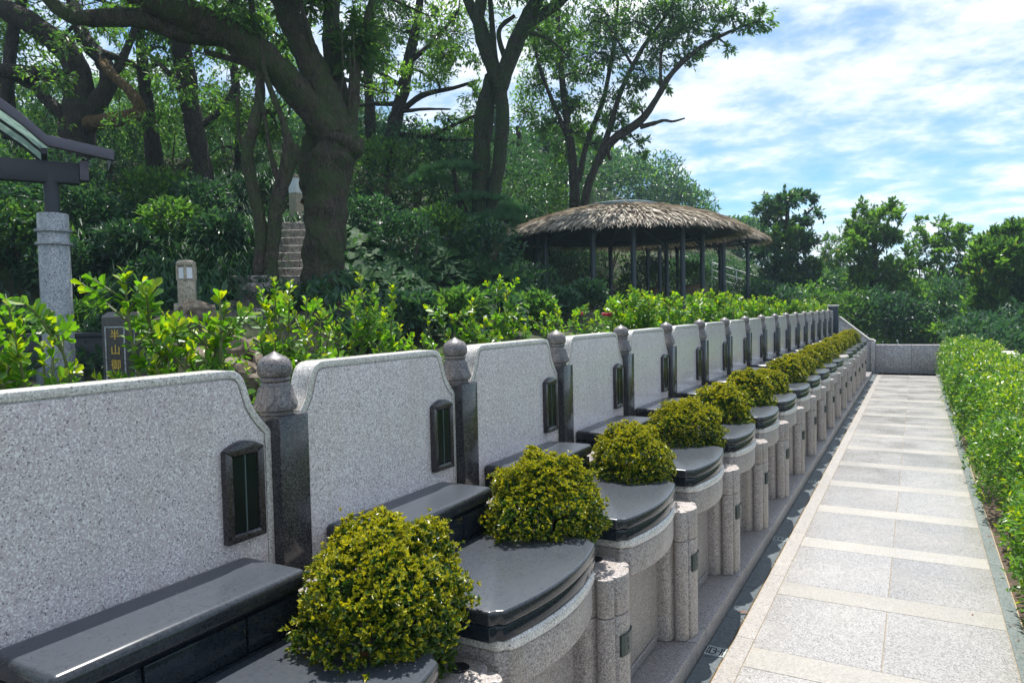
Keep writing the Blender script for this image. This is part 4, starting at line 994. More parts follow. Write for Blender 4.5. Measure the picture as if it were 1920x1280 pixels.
# dark bushes on the slope
bl = [(20, 12.5, .9), (110, 13, .9), (-60, 11, 1.0), (180, 18, 1.2), (330, 20, 1.3), (450, 22, 1.3), (560, 20, 1.2), (660, 20, 1.4), (720, 17.5, 1.0), (790, 18.5, 1.2), (860, 19.5, 1.3), (930, 18.5, 1.3), (1000, 22, 1.5), (1050, 24, 1.6), (960, 24.5, 1.6),
      (980, 15.5, .85), (830, 14.3, .55), (910, 14.0, .6), (760, 12.6, .5), (1080, 23, 1.1), (1140, 26, 1.2), (1210, 25.5, 1.0), (1290, 27, 1.3), (1370, 27, 1.2), (250, 22, 1.5), (60, 19, 1.3), (700, 14.5, .5), (1420, 24.5, .9), (1000, 10.5, .28), (1050, 12.5, .30), (1105, 13.5, .28), (930, 9.5, .30), (860, 9.0, .30), (770, 8.6, .28), (690, 8.0, .26), (30, 9.9, .42), (160, 10.2, .45), (215, 9.6, .36), (1160, 15, .26), (1330, 30, 1.2), (1400, 30, 1.1), (1440, 28, .9), (1260, 31, 1.3), (240, 11.6, .40), (330, 12.4, .48), (415, 12.2, .42), (175, 12.8, .55), (385, 14.6, .6), (300, 14.8, .65), (225, 14.0, .5), (120, 11.2, .42), (290, 10.6, .30), (60, 11.4, .5)]
bd = ['below the canopy roof near the photo edge', 'behind the granite column', 'outside the canopy post', 'under the bent ochre branch', 'beyond the slanting trunk', 'beyond the twin stems', 'above the stone steps', 'right of the old trunk',
      'above the round ground leaves', 'left of the pine', 'behind the pine', 'under the ivy trunks', 'left behind the pavilion', 'far left of the pavilion roof', 'deep between ivy trunks and pavilion', 'against the left pavilion posts',
      'below the lowest pine bough', 'in front of the ivy trunks', 'beside the flowering shrub', 'behind the left pavilion posts', 'seen between pavilion posts', 'behind the round jars', 'behind the far thatch roof', 'beside the handrail',
      'far up the slope behind the lantern', 'high behind the canopy pipe', 'among the round ground leaves', 'between handrail and dark rounded tree', 'low before the pavilion left posts', 'low before the pavilion middle', 'low before the pavilion right of its middle', 'low under the tall lime shoot', 'low between lime shrubs and pine', 'low before the round ground leaves', 'low at the foot of the old trunk', 'growing over the dark planter wall', 'growing behind the planter wall and column', 'behind the inscribed bollard', 'low before the front pavilion post', 'on the slope behind the far pavilion roof', 'on the slope right of the far pavilion', 'on the slope behind the handrail end', 'deep behind the round jars', 'among strap leaves above the inscribed bollard', 'among strap leaves above the lantern', 'among strap leaves left of the twin stems', 'right behind the column top', 'below the slanting dark trunk', 'below the flat brown rock on the right', 'below the flat brown rock on the left', 'touching the right side of the column', 'small among straps beside the lantern', 'touching the left side of the column']
for i, (px_i, D_, rr) in enumerate(bl):
    g = gp(px_i, D_)
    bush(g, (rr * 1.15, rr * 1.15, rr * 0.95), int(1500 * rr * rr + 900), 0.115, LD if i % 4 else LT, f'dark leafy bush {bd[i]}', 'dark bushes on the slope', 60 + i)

# far wood: one mass
r = np.random.default_rng(77); Lw = Leaves()
for i in range(60):
    px_i = r.uniform(-250, 1120); D_ = r.uniform(30, 48)
    p = at(px_i, 580, D_); g = np.array([p[0], p[1], tzf(p[0], p[1])])
    shrub_leaves(Lw, g + np.array([0, 0, 0.5]), (3.0, 3.0, 1.5), 700, 0.34, r, 0, 0.5)
tag(link('far_wood', Lw.mesh('far_wood', [M['leaf_dark']])), kind='stuff')
# wooded knoll behind the pavilion
for i, (px_i, y_, D_, rr, lb) in enumerate([(1140, 345, 44, 2.6, 'rounded dark tree on the knoll above the pavilion roof, left of the palm'), (1200, 350, 46, 2.8, 'highest rounded tree on the knoll above the pavilion'),
                                            (1262, 385, 47, 2.4, 'tree on the falling right shoulder of the knoll'), (1320, 440, 46, 2.2, 'lowest tree at the right foot of the knoll'), (1385, 455, 42, 2.0, 'pale green tree peeping out over the far thatch edge')]):
    c = at(px_i, y_, D_)
    T = Tree('knoll_tree', np.array([c[0], c[1], tzf(c[0], c[1])]), lb, 'tree', M['barkdark'], 'trees on the knoll', 90 + i)
    T.limb([T.b - np.array([0, 0, .3]), (T.b + c) / 2, c], [0.25, 0.2, 0.1], True)
    shrub_leaves(T.L, c - np.array([0, 0, rr * 0.35]), (rr * 1.2, rr * 1.2, rr), 5200, 0.26, T.r, 0, 0.45, mats=[0, 1, 1])
    T.done([LT, LD])

# pine with flat pads of needles
T = Tree('pine_tree', gp(880, 15.2), 'garden pine with layered flat pads of blue green needles', 'pine', M['barkdark'], None, 12)
T.pix([(865, 600, 15.2, 30), (878, 520, 15.2, 26), (898, 455, 15.2, 24), (893, 425, 15.2, 20), (872, 400, 15.2, 16), (858, 360, 15.2, 12), (850, 315, 15.2, 8)], True)
for q in ([(893, 432, 15.2, 12), (930, 428, 15, 9), (955, 410, 14.9, 6)], [(880, 470, 15.2, 12), (840, 455, 15, 9), (790, 450, 14.8, 6)], [(875, 500, 15.2, 12), (910, 495, 15, 8), (870, 495, 14.8, 9), (800, 495, 14.6, 6)],
          [(870, 550, 15.2, 12), (910, 545, 15, 9), (960, 540, 14.8, 5)], [(868, 560, 15.2, 10), (800, 560, 14.9, 7), (740, 565, 14.8, 4)]):
    T.pix(q, n=6)
def pad(c, R, n, h=0.22):
    r = T.r; a = r.random(n) * 6.28; q = np.sqrt(r.random(n)) * R
    p = np.asarray(c) + np.stack([q * np.cos(a), q * np.sin(a), h * (1 - (q / R) ** 2) * (0.35 + 0.65 * r.random(n))], 1)
    for j in range(9):
        d = unit(np.stack([0.5 * np.cos(a), 0.5 * np.sin(a), np.full(n, 0.9)], 1) + rdir(n, r) * 0.75)
        s = r.uniform(0.12, 0.20, n)
        T.L.add(p, d, rdir(n, r), s, 0.012, 0, 0.0, 0.3)
for x_, y_, D_, R_, n_ in ((850, 330, 15.3, .75, 420), (810, 350, 15.5, .6, 300), (900, 385, 15.2, .7, 350), (925, 420, 14.9, .55, 330), (960, 405, 14.9, .4, 220), (820, 415, 15, .65, 330), (780, 450, 14.8, .6, 300), (860, 440, 15, .55, 280),
                           (800, 490, 14.6, .85, 450), (870, 490, 14.8, .6, 300), (740, 500, 14.8, .5, 220), (930, 535, 14.9, .6, 280), (770, 560, 14.8, .7, 330), (850, 560, 14.6, .6, 280), (890, 590, 14.6, .5, 220)):
    pad(at(x_, y_, D_), R_, n_)
T.done([M['needle']], 'needles')

# ------------------------------------------------------------------ ground plants on the slope
def straps():
    r = np.random.default_rng(15); V = []
    n = 0; pts = []
    while len(pts) < 1300:
        px_i = r.uniform(-120, 590); D_ = 9.3 + 10 * r.random() ** 1.4
        if px_i < 215 and D_ < 11: continue
        p = at(px_i, 580, D_); g = np.array([p[0], p[1], tzf(p[0], p[1])])
        if g[2] < 1.25 or (410 < px_i < 585 and D_ < 13.5 and px_i > 600 - 0.0 * D_): continue
        if 425 < px_i < 500 and D_ < 10.2: continue
        if 500 < px_i < 590 and 9.6 < D_ < 14: continue
        pts.append(g)
    pts = np.array(pts); m = len(pts); per = 14
    for j in range(per):
        a = r.random(m) * 6.28; out_ = np.stack([np.cos(a), np.sin(a), np.zeros(m)], 1); sd = np.stack([-np.sin(a), np.cos(a), np.zeros(m)], 1)
        L_ = r.uniform(0.28, 0.55, m)[:, None]; up = r.uniform(0.5, 1.0, m)[:, None]; wd = r.uniform(0.011, 0.020, m)[:, None]
        z_ = np.array([[0, 0, 1.0]])
        p0 = pts + out_ * 0.03; p1 = p0 + out_ * L_ * 0.35 + z_ * L_ * up * 0.75; p2 = p0 + out_ * L_ * 0.75 + z_ * L_ * up * 0.80; p3 = p0 + out_ * L_ * 1.05 + z_ * L_ * up * 0.45
        V.append(np.stack([p0 - sd * wd * .6, p0 + sd * wd * .6, p1 - sd * wd, p1 + sd * wd, p2 - sd * wd * .8, p2 + sd * wd * .8, p3 - sd * .002, p3 + sd * .002], 1))
    V = np.concatenate(V); i = np.arange(len(V))[:, None] * 8
    f = np.concatenate([i + np.array([[0, 1, 3, 2]]), i + np.array([[2, 3, 5, 4]]), i + np.array([[4, 5, 7, 6]])], 1).reshape(-1, 4)
    tag(link('strap_leaf_plants', fast_mesh('strap_leaf_plants', V.reshape(-1, 3), f, M['leaf_strap'], None, True)), kind='stuff')
straps()

def rounds():
    r = np.random.default_rng(16); n = 5200
    px_i = r.uniform(650, 1000, n); D_ = 10.5 + 7.5 * r.random(n)
    p = EYE + D_[:, None] * (_F + _R * ((px_i - 960) / FPX)[:, None] - _U * ((580 - 640) / FPX))
    z = tz(p[:, 0], p[:, 1]) + r.uniform(0.08, 0.34, n)
    c = np.stack([p[:, 0], p[:, 1], z], 1); nm = unit(np.array([0.25, -0.45, 1.0]) + rdir(n, r) * 0.5)
    a = unit(np.cross(nm, rdir(n, r))); b = np.cross(nm, a); R = r.uniform(0.06, 0.13, n)[:, None]
    V = np.stack([c + (a * math.cos(t) + b * math.sin(t)) * R for t in np.linspace(0, 2 * math.pi, 8)[:-1]], 1)
    f = np.arange(n * 7).reshape(n, 7)
    tag(link('round_leaf_ground_cover', fast_mesh('round_leaf_ground_cover', V.reshape(-1, 3), f, M['leaf_ground'])), kind='stuff')
rounds()

def litter():
    """low leafy ground cover so the bare slope does not show"""
    r = np.random.default_rng(18); n = 26000
    px_i = r.uniform(-250, 1100, n); D_ = 8.5 + 22 * r.random(n) ** 1.2
    p = EYE + D_[:, None] * (_F + _R * ((px_i - 960) / FPX)[:, None])
    ok = ~((px_i > 425) & (px_i < 590) & (D_ > 8.6) & (D_ < 14)) & ~((px_i > 930) & (D_ < 22)) & (p[:, 0] < -4)
    p = p[ok]; m = len(p)
    z = tz(p[:, 0], p[:, 1]) + r.uniform(0.0, 0.30, m)
    c = np.stack([p[:, 0], p[:, 1], z], 1); L = Leaves(); s = r.uniform(0.09, 0.2, m)
    L.add(c, unit(rdir(m, r) + np.array([0, 0, 0.5])), unit(np.array([0, 0, 1.0]) + rdir(m, r) * 0.7), s, s * 0.45, 0)
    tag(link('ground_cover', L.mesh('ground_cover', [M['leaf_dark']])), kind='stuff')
litter()

# ------------------------------------------------------------------ bright shrubs right behind the headstones
def sprig_shrub(px, D, sprigs, label, leaf, seed, per=34, spread=0.45):
    """upright shoots with whorls of obovate leaves; sprigs = (px, py, D) of the shoot tips"""
    r = np.random.default_rng(seed); g = gp(px, D); g[2] = 0.95
    t = empty('leafy_shrub', g, label, 'shrub', 'lime green shrubs behind the headstones')
    L = Blunt(); mb = MB()
    for (x, y, d) in sprigs:
        tip = at(x, y, d); b = g + np.array([spread * (tip[0] - g[0]), spread * (tip[1] - g[1]), 0]) + r.normal(size=3) * np.array([0.05, 0.05, 0])
        b[2] = 0.9; mid = (b + tip) / 2 + r.normal(size=3) * 0.05
        q, rr = catmull([b, mid, tip], [0.010, 0.007, 0.003], 6); mb.tube(q, rr, 5)
        Ln = np.linalg.norm(tip - b)
        q = np.array(q); tt = np.linspace(0, 1, len(q))
        n = int(per * max(0.6, Ln / 0.6))
        # side twigs
        for s_ in range(2 + int(Ln / 0.25)):
            u_ = r.uniform(0.30, 0.88); a = np.array([np.interp(u_, tt, q[:, i]) for i in range(3)])
            e = a + unit(rdir(1, r)[0] * np.array([1, 1, 0.3]) + np.array([0, 0, 0.8])) * r.uniform(0.10, 0.22)
            mb.tube([a, (a + e) / 2, e], [0.005, 0.004, 0.002], 4)
            nn_ = int(per * 0.5); uu = r.uniform(0.25, 1.0, nn_); pp_ = a + (e - a) * uu[:, None]
            leafs(L, pp_, e - a, uu, leaf, r)
        uu = r.uniform(0.22, 1.0, n) ** 0.8; pp_ = np.stack([np.interp(uu, tt, q[:, i]) for i in range(3)], 1)
        leafs(L, pp_, tip - mid, uu, leaf, r)
    link('foliage', L.mesh('foliage', [M['leaf_shrub'], M['leaf_new']], g), t); part('stem', mb, M['greenstem'], t)
    return t
def leafs(L, p, axis, uu, leaf, r):
    n = len(p); ax = unit(np.asarray(axis, float))
    side = unit(np.cross(rdir(n, r), ax)); lift = 0.25 + 0.9 * uu ** 3
    d = unit(side + ax * lift[:, None]); nm = unit(ax * 1.0 - side * lift[:, None] * 0.8 + rdir(n, r) * 0.25)
    s = leaf * r.uniform(0.7, 1.2, n) * (1.0 - 0.25 * (uu > 0.93))
    young = np.where((uu > 0.80) & (r.random(n) < 0.60), 1, 0)
    # two leaflet quads make a blunt leaf: base part and rounded tip
    L.add(p, d, nm, s, s * 0.55, young, 0.16, 0.62)

def auto_sprigs(x0, x1, y0, y1, D0, D1, n, seed):
    r = np.random.default_rng(seed); o = []
    for i in range(n):
        t = (i + r.random()) / n; o.append((x0 + (x1 - x0) * t, r.uniform(y0, y1), r.uniform(D0, D1)))
    return o
SH = [
    (15, 2.55, [(15, 572, 2.5), (45, 600, 2.55), (-20, 590, 2.6), (30, 640, 2.45), (-5, 650, 2.5)], 'lime shrub with big leaves at the photo edge beside the granite column', 0.050),
    (95, 2.5, [(92, 578, 2.45), (100, 620, 2.5), (80, 650, 2.5)], 'single lime shoot standing in front of the granite column', 0.047),
    (345, 2.75, [(232, 508, 2.6), (268, 545, 2.65), (308, 590, 2.7), (210, 695, 2.5), (290, 680, 2.6), (330, 620, 2.7), (355, 645, 2.7), (320, 655, 2.65)], 'lime shrub with a long leaning shoot over the inscribed bollard', 0.049),
    (400, 2.9, [(412, 545, 2.85), (425, 575, 2.85), (390, 590, 2.9), (432, 610, 2.85), (370, 620, 2.8), (400, 640, 2.85), (350, 600, 2.8)], 'upright lime shrub left of the boulders', 0.046),
    (530, 3.6, [(490, 545, 3.5), (515, 525, 3.6), (545, 530, 3.6), (575, 560, 3.6), (600, 575, 3.6), (505, 590, 3.5), (540, 590, 3.5), (570, 610, 3.6), (620, 615, 3.7), (590, 640, 3.6), (500, 640, 3.5), (545, 650, 3.5)], 'full lime shrub behind the nearest carved post', 0.046),
    (690, 4.6, [(672, 515, 4.5), (735, 535, 4.6), (650, 560, 4.5), (690, 580, 4.5), (720, 580, 4.6), (640, 600, 4.4), (670, 620, 4.5), (710, 620, 4.5), (750, 610, 4.6), (655, 640, 4.4), (770, 640, 4.7)], 'pale lime shrub with thin shoots behind the second headstone', 0.050),
    (850, 5.0, [(825, 570, 5), (885, 560, 5), (800, 600, 5), (850, 590, 5), (870, 610, 5), (910, 600, 5), (790, 630, 4.9), (840, 630, 5), (895, 630, 5), (930, 620, 5)], 'bushy lime shrub behind the second carved post', 0.049),
    (945, 5.4, [(938, 520, 5.3), (950, 535, 5.3), (970, 575, 5.4), (960, 600, 5.4), (980, 610, 5.4), (940, 610, 5.3)], 'tall lime shoot topping the other shrubs left of the pavilion', 0.049),
    (1060, 6.6, [(1015, 590, 6.4), (1045, 575, 6.4), (1075, 590, 6.5), (1095, 575, 6.6), (1120, 580, 6.6), (1055, 610, 6.5), (1100, 610, 6.6), (1035, 620, 6.4), (1060, 635, 6.2)], 'lime shrub in front of the left pavilion posts', 0.049),
]
for i, (px_i, D_, sp, lb, lf) in enumerate(SH): sprig_shrub(px_i, D_, sp, lb, lf, 200 + i, spread=0.12 if i == 2 else 0.45)
SH2 = [(1180, 7.8, 1135, 1235, 545, 600, 'in front of the middle pavilion posts'), (1265, 9.2, 1215, 1320, 545, 600, 'in front of the round jars'), (1345, 11, 1300, 1395, 548, 592, 'below the far thatched roof'),
       (1420, 13.5, 1380, 1465, 556, 590, 'below the sloping handrail'), (1490, 16.5, 1450, 1530, 562, 588, 'next to the black end post'), (1545, 19, 1515, 1562, 566, 588, 'touching the black end post')]
for i, (px_i, D_, x0, x1, y0, y1, wh) in enumerate(SH2):
    sprig_shrub(px_i, D_, auto_sprigs(x0, x1, y0, y1, D_ - 0.5, D_ + 0.6, 26, 300 + i), f'low lime green shrub {wh}', 0.07, 320 + i, per=30)
# low filler plants of the bed
r = np.random.default_rng(41); Lb = Leaves(); n = 9000
yy = 0.2 + 17 * r.random(n) ** 1.3; xx = -2.0 - (0.9 + 0.07 * yy) * r.random(n); zz_ = 0.95 + 0.36 * r.random(n) * (0.5 + 0.5 * np.sin(yy * 3.1) ** 2)
s = r.uniform(0.035, 0.06, n)
Lb.add(np.stack([xx, yy, zz_], 1), unit(rdir(n, r) + np.array([0, 0, 0.5])), unit(np.array([0, 0, 1.0]) + rdir(n, r) * 0.7), s, s * 0.5, np.where(r.random(n) < 0.06, 1, 0))
tag(link('bed_plants', Lb.mesh('bed_plants', [M['leaf_hedge'], M['leaf_new']])), kind='stuff')
# flowers
fl = MB()
for i in range(7):
    a = i * 0.9; fl.tube([(0, 0, 0), (0.03 * math.cos(a), 0.03 * math.sin(a), 0.012), (0.055 * math.cos(a), 0.055 * math.sin(a), 0.03)], [0.008, 0.02, 0.004], 5)
fme = fl.mesh('flower', M['petal'])
for x_, y_, D_, lb in ((1085, 590, 7.2, 'small red flower in front of the left pavilion posts'), (1138, 592, 7.6, 'small red flower below the middle pavilion posts'), (632, 572, 9.5, 'pink flower at the foot of the leaning old trunk')):
    tag(link('flower', fme, None, at(x_, y_, D_)), lb, 'flower', 'single flowers in the bed')

# ------------------------------------------------------------------ thatched pavilions
def pavilion(c, re, rt, ze, zt, posts, zg, label, seed, n):
    t = empty('thatched_pavilion', (c[0], c[1], zg), label, 'pavilion', 'round thatched pavilions'); r = np.random.default_rng(seed)
    c2 = np.array([c[0], c[1]])
    def zr(q):
        u_ = (q - rt) / (re - rt); return zt - (zt - ze) * (0.55 * u_ + 0.45 * u_ * u_)
    prof = [(0.05, zt - 0.08), (rt, zt - 0.10)] + [(q, zr(q) - 0.10) for q in np.linspace(rt, re * 0.93, 6)[1:]] + [(re * 0.93, zr(re * 0.93) - 0.16)] + [(q, zr(q) - 0.17) for q in np.linspace(re * 0.90, rt, 5)] + [(0.05, zt - 0.16)]
    part('roof_deck', MB().lathe(prof, 40, (c[0], c[1], 0)), M['under'], t, angle=60)
    # thatch blades in courses
    V = []
    rows = np.linspace(rt - 0.05, re * 0.93, 11)
    for j, q in enumerate(rows):
        m = int(n * (q + 0.5) / (re * 11) * 2.0); a = r.random(m) * 6.283; L_ = r.uniform(0.45, 0.95, m) * (re / 2.9)
        q0 = q + r.normal(size=m) * 0.05; q1 = q0 + L_; sw = r.normal(size=m) * 0.05
        lift = 0.01 + 0.09 * r.random(m) ** 1.5
        p0 = np.stack([c[0] + q0 * np.cos(a), c[1] + q0 * np.sin(a), zr(q0) - 0.04 + lift * 0.3], 1)
        q1c = np.minimum(q1, re * (0.97 + 0.09 * r.random(m)))
        p1 = np.stack([c[0] + q1c * np.cos(a + sw), c[1] + q1c * np.sin(a + sw), zr(q1c) + lift - 0.16 * np.maximum(0, q1 - re * 0.92) - 0.05 * r.random(m)], 1)
        sd = np.stack([-np.sin(a), np.cos(a), np.zeros(m)], 1); wd = r.uniform(0.014, 0.036, m)[:, None] * (re / 2.6)
        md = (p0 + p1) / 2 + np.array([0, 0, 0.02])
        V.append(np.stack([p0, md - sd * wd, p1, md + sd * wd], 1))
    V = np.concatenate(V); i = np.arange(len(V))[:, None] * 4
    f = np.concatenate([i + np.array([[0, 1, 2]]), i + np.array([[0, 2, 3]])], 1).reshape(-1, 3)
    o = link('thatch', fast_mesh('thatch', V.reshape(-1, 3) - np.array([c[0], c[1], zg]), f, M['thatch']), t); o['kind'] = 'stuff'
    part('top_ring', MB().lathe([(rt * 1.02, zt + 0.0), (rt * 1.06, zt + 0.02), (rt * 1.06, zt + 0.075), (rt * 0.98, zt + 0.095), (0.05, zt + 0.105)], 40, (c[0], c[1], 0)), M['ringmetal'], t, angle=40)
    ring = MB(); rp = np.mean([np.hypot(p[0] - c[0], p[1] - c[1]) for p in posts])
    k_ = 40
    pts = [(c[0] + rp * math.cos(2 * math.pi * i / k_), c[1] + rp * math.sin(2 * math.pi * i / k_), ze - 0.02) for i in range(k_ + 1)]
    ring.tube(pts, [0.055] * len(pts), 8); part('ring_beam', ring, M['postpaint'], t)
    for p in posts:
        part('post', MB().lathe([(0.060, zg - 0.2), (0.060, ze - 0.02)], 14, (p[0], p[1], 0)), M['postpaint'], t)
        inn = c2 + (np.array(p[:2]) - c2) * 0.45
        part('rafter', MB().tube([(p[0], p[1], ze - 0.42), (p[0] * .8 + inn[0] * .2, p[1] * .8 + inn[1] * .2, ze - 0.12), (inn[0], inn[1], ze + 0.18)], [0.035, 0.035, 0.035], 6), M['postpaint'], t)
    return t
c1 = at(1168, 580, 18.0)
pavilion(c1, 2.95, 0.92, 3.50, 4.10, [at(x, 500, D) for x, D in ((1008, 18.4), (1023, 17.0), (1112, 16.0), (1188, 15.9), (1280, 16.4), (1317, 17.8), (1145, 20.1), (1250, 19.8))], 0.95,
         'nearer round pavilion with shaggy thatch roof and navy posts', 501, 9500)
c3 = at(1286, 580, 23.5)
pavilion(c3, 2.55, 0.8, 3.78, 4.42, [at(x, 500, D) for x, D in ((1237, 21.9), (1357, 21.9), (1402, 22.8), (1215, 23.2), (1270, 25.2), (1350, 25.2))], 0.95,
         'farther round thatched pavilion half hidden behind the nearer one', 502, 7000)

# jars with plants
for i, (x_, D_, rr, lb) in enumerate(((1232, 24.6, 0.62, 'large round earthen jar on the left under the far pavilion'), (1300, 24.0, 0.66, 'large round earthen jar in the middle under the far pavilion'), (1180, 25.0, 0.5, 'smaller earthen jar leftmost behind the posts'))):
    p = at(x_, 580, D_); zg = 1.55 if i < 2 else 1.4
    t = empty('garden_jar', (p[0], p[1], zg), lb, 'jar', 'earthen garden jars')
    part('body', MB().lathe([(rr * .45, zg - .6), (rr * .8, zg - 0.2), (rr, zg + rr * .45), (rr * .92, zg + rr * .85), (rr * .6, zg + rr * 1.15), (rr * .5, zg + rr * 1.2), (rr * .56, zg + rr * 1.28), (rr * .4, zg + rr * 1.28), (rr * .35, zg + rr * 1.1)], 24, (p[0], p[1], 0)), M['jar'], t, angle=70)
    pt = bush((p[0], p[1], zg + rr * 1.2), (.45, .45, .4), 420, 0.2, M['leaf_lit'], f'spiky yellow green plant growing in the jar {["on the left", "in the middle", "at the far left"][i]}', 'plants in the jars', 510 + i, 'jar_plant', 'plant', 0.22, 0.9)
for i, (x_, D_) in enumerate(((1160, 22.5), (1260, 22.0), (1330, 24.0))):
    bush(gp(x_, D_), (.7, .7, .6), 900, 0.13, M['leaf_lit'], f'yellow green bush {["behind the middle post of the near pavilion", "in front of the round jars", "right of the round jars"][i]}', 'yellow green bushes at the pavilions', 520 + i)

# handrails
def railing(name, A, B, nposts, label, h=0.9):
    A = np.array(A); B = np.array(B); t = empty(name, A, label, 'handrail')
    for j, f_ in enumerate((1.0, 0.72, 0.44)):
        part('rail', MB().tube([A + [0, 0, h * f_], B + [0, 0, h * f_]], [0.026 if j == 0 else 0.016] * 2, 8), M['stainless'], t)
    for i in range(nposts):
        p = A + (B - A) * (i / (nposts - 1)); part('rail_post', MB().tube([p - [0, 0, 0.35], p + [0, 0, h]], [0.026, 0.026], 8), M['stainless'], t)
railing('handrail', at(1335, 540, 26), at(1480, 588, 24), 4, 'stainless handrail sloping down past the far pavilion')
railing('handrail', at(1340, 560, 27.5), at(1490, 596, 25.5), 3, 'second stainless handrail parallel behind the sloping one')
railing('handrail', at(1066, 398, 24), at(1072, 300, 26), 2, 'steep thin metal railing rising left above the pavilion roof')

# ------------------------------------------------------------------ glass canopy on a granite column
cx_, cy_ = at(108, 600, 8.0)[:2]
t = empty('glass_canopy', (cx_, cy_, 0.95), 'curved steel and glass canopy roof on a thick granite column', 'canopy')
part('column', MB().lathe([(0.155, 1.15), (0.152, 2.815), (0.145, 2.825)], 36, (cx_, cy_, 0)), M['column'], t, angle=40)
for z_ in (2.48, 2.62):
    part('collar', MB().lathe([(0.153, z_), (0.180, z_ + 0.004), (0.180, z_ + 0.030), (0.153, z_ + 0.034)], 36, (cx_, cy_, 0)), M['column'], t, angle=40)
part('column_base', MB().lathe([(0.225, 0.9), (0.225, 1.08), (0.21, 1.13), (0.17, 1.155)], 32, (cx_, cy_, 0)), M['gutter'], t, angle=40)
part('pipe', MB().lathe([(0.075, 2.815), (0.075, 3.28)], 24, (cx_, cy_, 0)), M['steel'], t)
fo = np.array([cx_, cy_]) / math.hypot(cx_, cy_); ri = np.array([fo[1], -fo[0]])
def cp_(a, d, z): q = np.array([cx_, cy_]) + ri * a + fo * d; return (q[0], q[1], z)
# a = metres to the right of the column, d = metres away
prof = [(0.60, 3.40)] + [(0.02 - 0.06, 3.50)]
arc_ = [(-0.02 - d_, 3.50 + 1.02 * d_ - 0.40 * d_ * d_) for d_ in np.linspace(0, 2.5, 12)]
low = [(0.60, 3.40), (-0.02, 3.50)] + arc_[1:]
th_ = 0.115
def rib(d0, d1, low=low):
    mb = MB(); n_ = len(low)
    vs = [cp_(a, d0, z) for a, z in low] + [cp_(a, d1, z) for a, z in low] + [cp_(a, d0, z + th_) for a, z in low] + [cp_(a, d1, z + th_) for a, z in low]
    fs = []
    for i in range(n_ - 1):
        fs += [(i, i + 1, n_ + i + 1, n_ + i), (2 * n_ + i, 3 * n_ + i, 3 * n_ + i + 1, 2 * n_ + i + 1), (i, 2 * n_ + i, 2 * n_ + i + 1, i + 1), (n_ + i, n_ + i + 1, 3 * n_ + i + 1, 3 * n_ + i)]
    fs += [(0, n_, 3 * n_, 2 * n_), (n_ - 1, 3 * n_ - 1, 4 * n_ - 1, 2 * n_ - 1)]
    return mb.add(vs, fs)
part('roof_rib', rib(-0.32, -0.23), M['canopysteel'], t, 0.008, angle=30)
for d0 in (0.38, 1.05): part('roof_rib', rib(d0, d0 + 0.06, low[1:]), M['steel'], t, 0.006, angle=30)
part('eave_beam', MB().prism([(0.02, -0.03), (0.60, -0.03), (0.60, 0.085), (0.02, 0.085)], lambda a, b, h: cp_(0.57 + a * 0.05, h, 3.41 + b), -0.225, 0.30), M['canopysteel'], t)
def beam(a0, a1, d0, d1, z0, z1): 
    return MB().add([cp_(a0, d0, z0), cp_(a1, d0, z0), cp_(a1, d1, z0), cp_(a0, d1, z0), cp_(a0, d0, z1), cp_(a1, d0, z1), cp_(a1, d1, z1), cp_(a0, d1, z1)],
                    [(3, 2, 1, 0), (4, 5, 6, 7), (0, 1, 5, 4), (1, 2, 6, 5), (2, 3, 7, 6), (3, 0, 4, 7)])
part('cross_beam', beam(-2.4, 0.27, -0.07, 0.07, 3.16, 3.39), M['steel'], t, 0.006)
part('beam_end', beam(0.272, 0.36, -0.09, 0.09, 3.20, 3.41), M['canopysteel'], t, 0.006)
for a_, z_ in ((-0.05, 3.45), (-0.62, 3.93), (-1.25, 4.10)):
    part('purlin', beam(a_ - 0.03, a_ + 0.03, -0.225, 1.045, z_ - 0.02, z_ + 0.04), M['steel'], t)
seg_pts = [(0.55, 3.425), (-0.02, 3.53)] + [(a, z + 0.03) for a, z in arc_[1:]]
for d0, d1 in ((-0.22, 0.375), (0.445, 1.045)):
    for (i0, i1) in ((1, 4), (4, 7), (7, 12)):
        mb = MB(); sp_ = seg_pts[i0:i1 + 1]; n_ = len(sp_)
        mb.add([cp_(a, d0, z) for a, z in sp_] + [cp_(a, d1, z) for a, z in sp_] + [cp_(a, d0, z + 0.012) for a, z in sp_] + [cp_(a, d1, z + 0.012) for a, z in sp_],
               [(i, i + 1, n_ + i + 1, n_ + i) for i in range(n_ - 1)] + [(2 * n_ + i, 3 * n_ + i, 3 * n_ + i + 1, 2 * n_ + i + 1) for i in range(n_ - 1)])
        part('glass_panel', mb, M['glass'], t, angle=40)
# second support, outside the frame
part('rear_pipe', MB().lathe([(0.088, 0.9), (0.088, 3.3)], 20, cp_(-2.0, 0, 0)), M['steel'], t)

# dark planter wall behind the column
A, B = at(-140, 600, 8.6), at(215, 600, 9.2)
dv = unit((B - A)[:2]); nv = np.array([-dv[1], dv[0]])
pw = empty('planter_wall', (A[0], A[1], 0.9), 'low dark planter wall behind the granite column', 'wall')
q = [A[:2], B[:2], B[:2] + nv * 0.25, A[:2] + nv * 0.25]
part('wall_body', MB().prism([tuple(x) for x in q], lambda a, b, h: (a, b, h), 0.85, 1.44), M['darkwall'], pw, 0.006)
part('coping', MB().prism([tuple(x) for x in (q[0] - nv * .03, q[1] - nv * .03, q[2] + nv * .03, q[3] + nv * .03)], lambda a, b, h: (a, b, h), 1.442, 1.50), M['darkwall'], pw, 0.006)

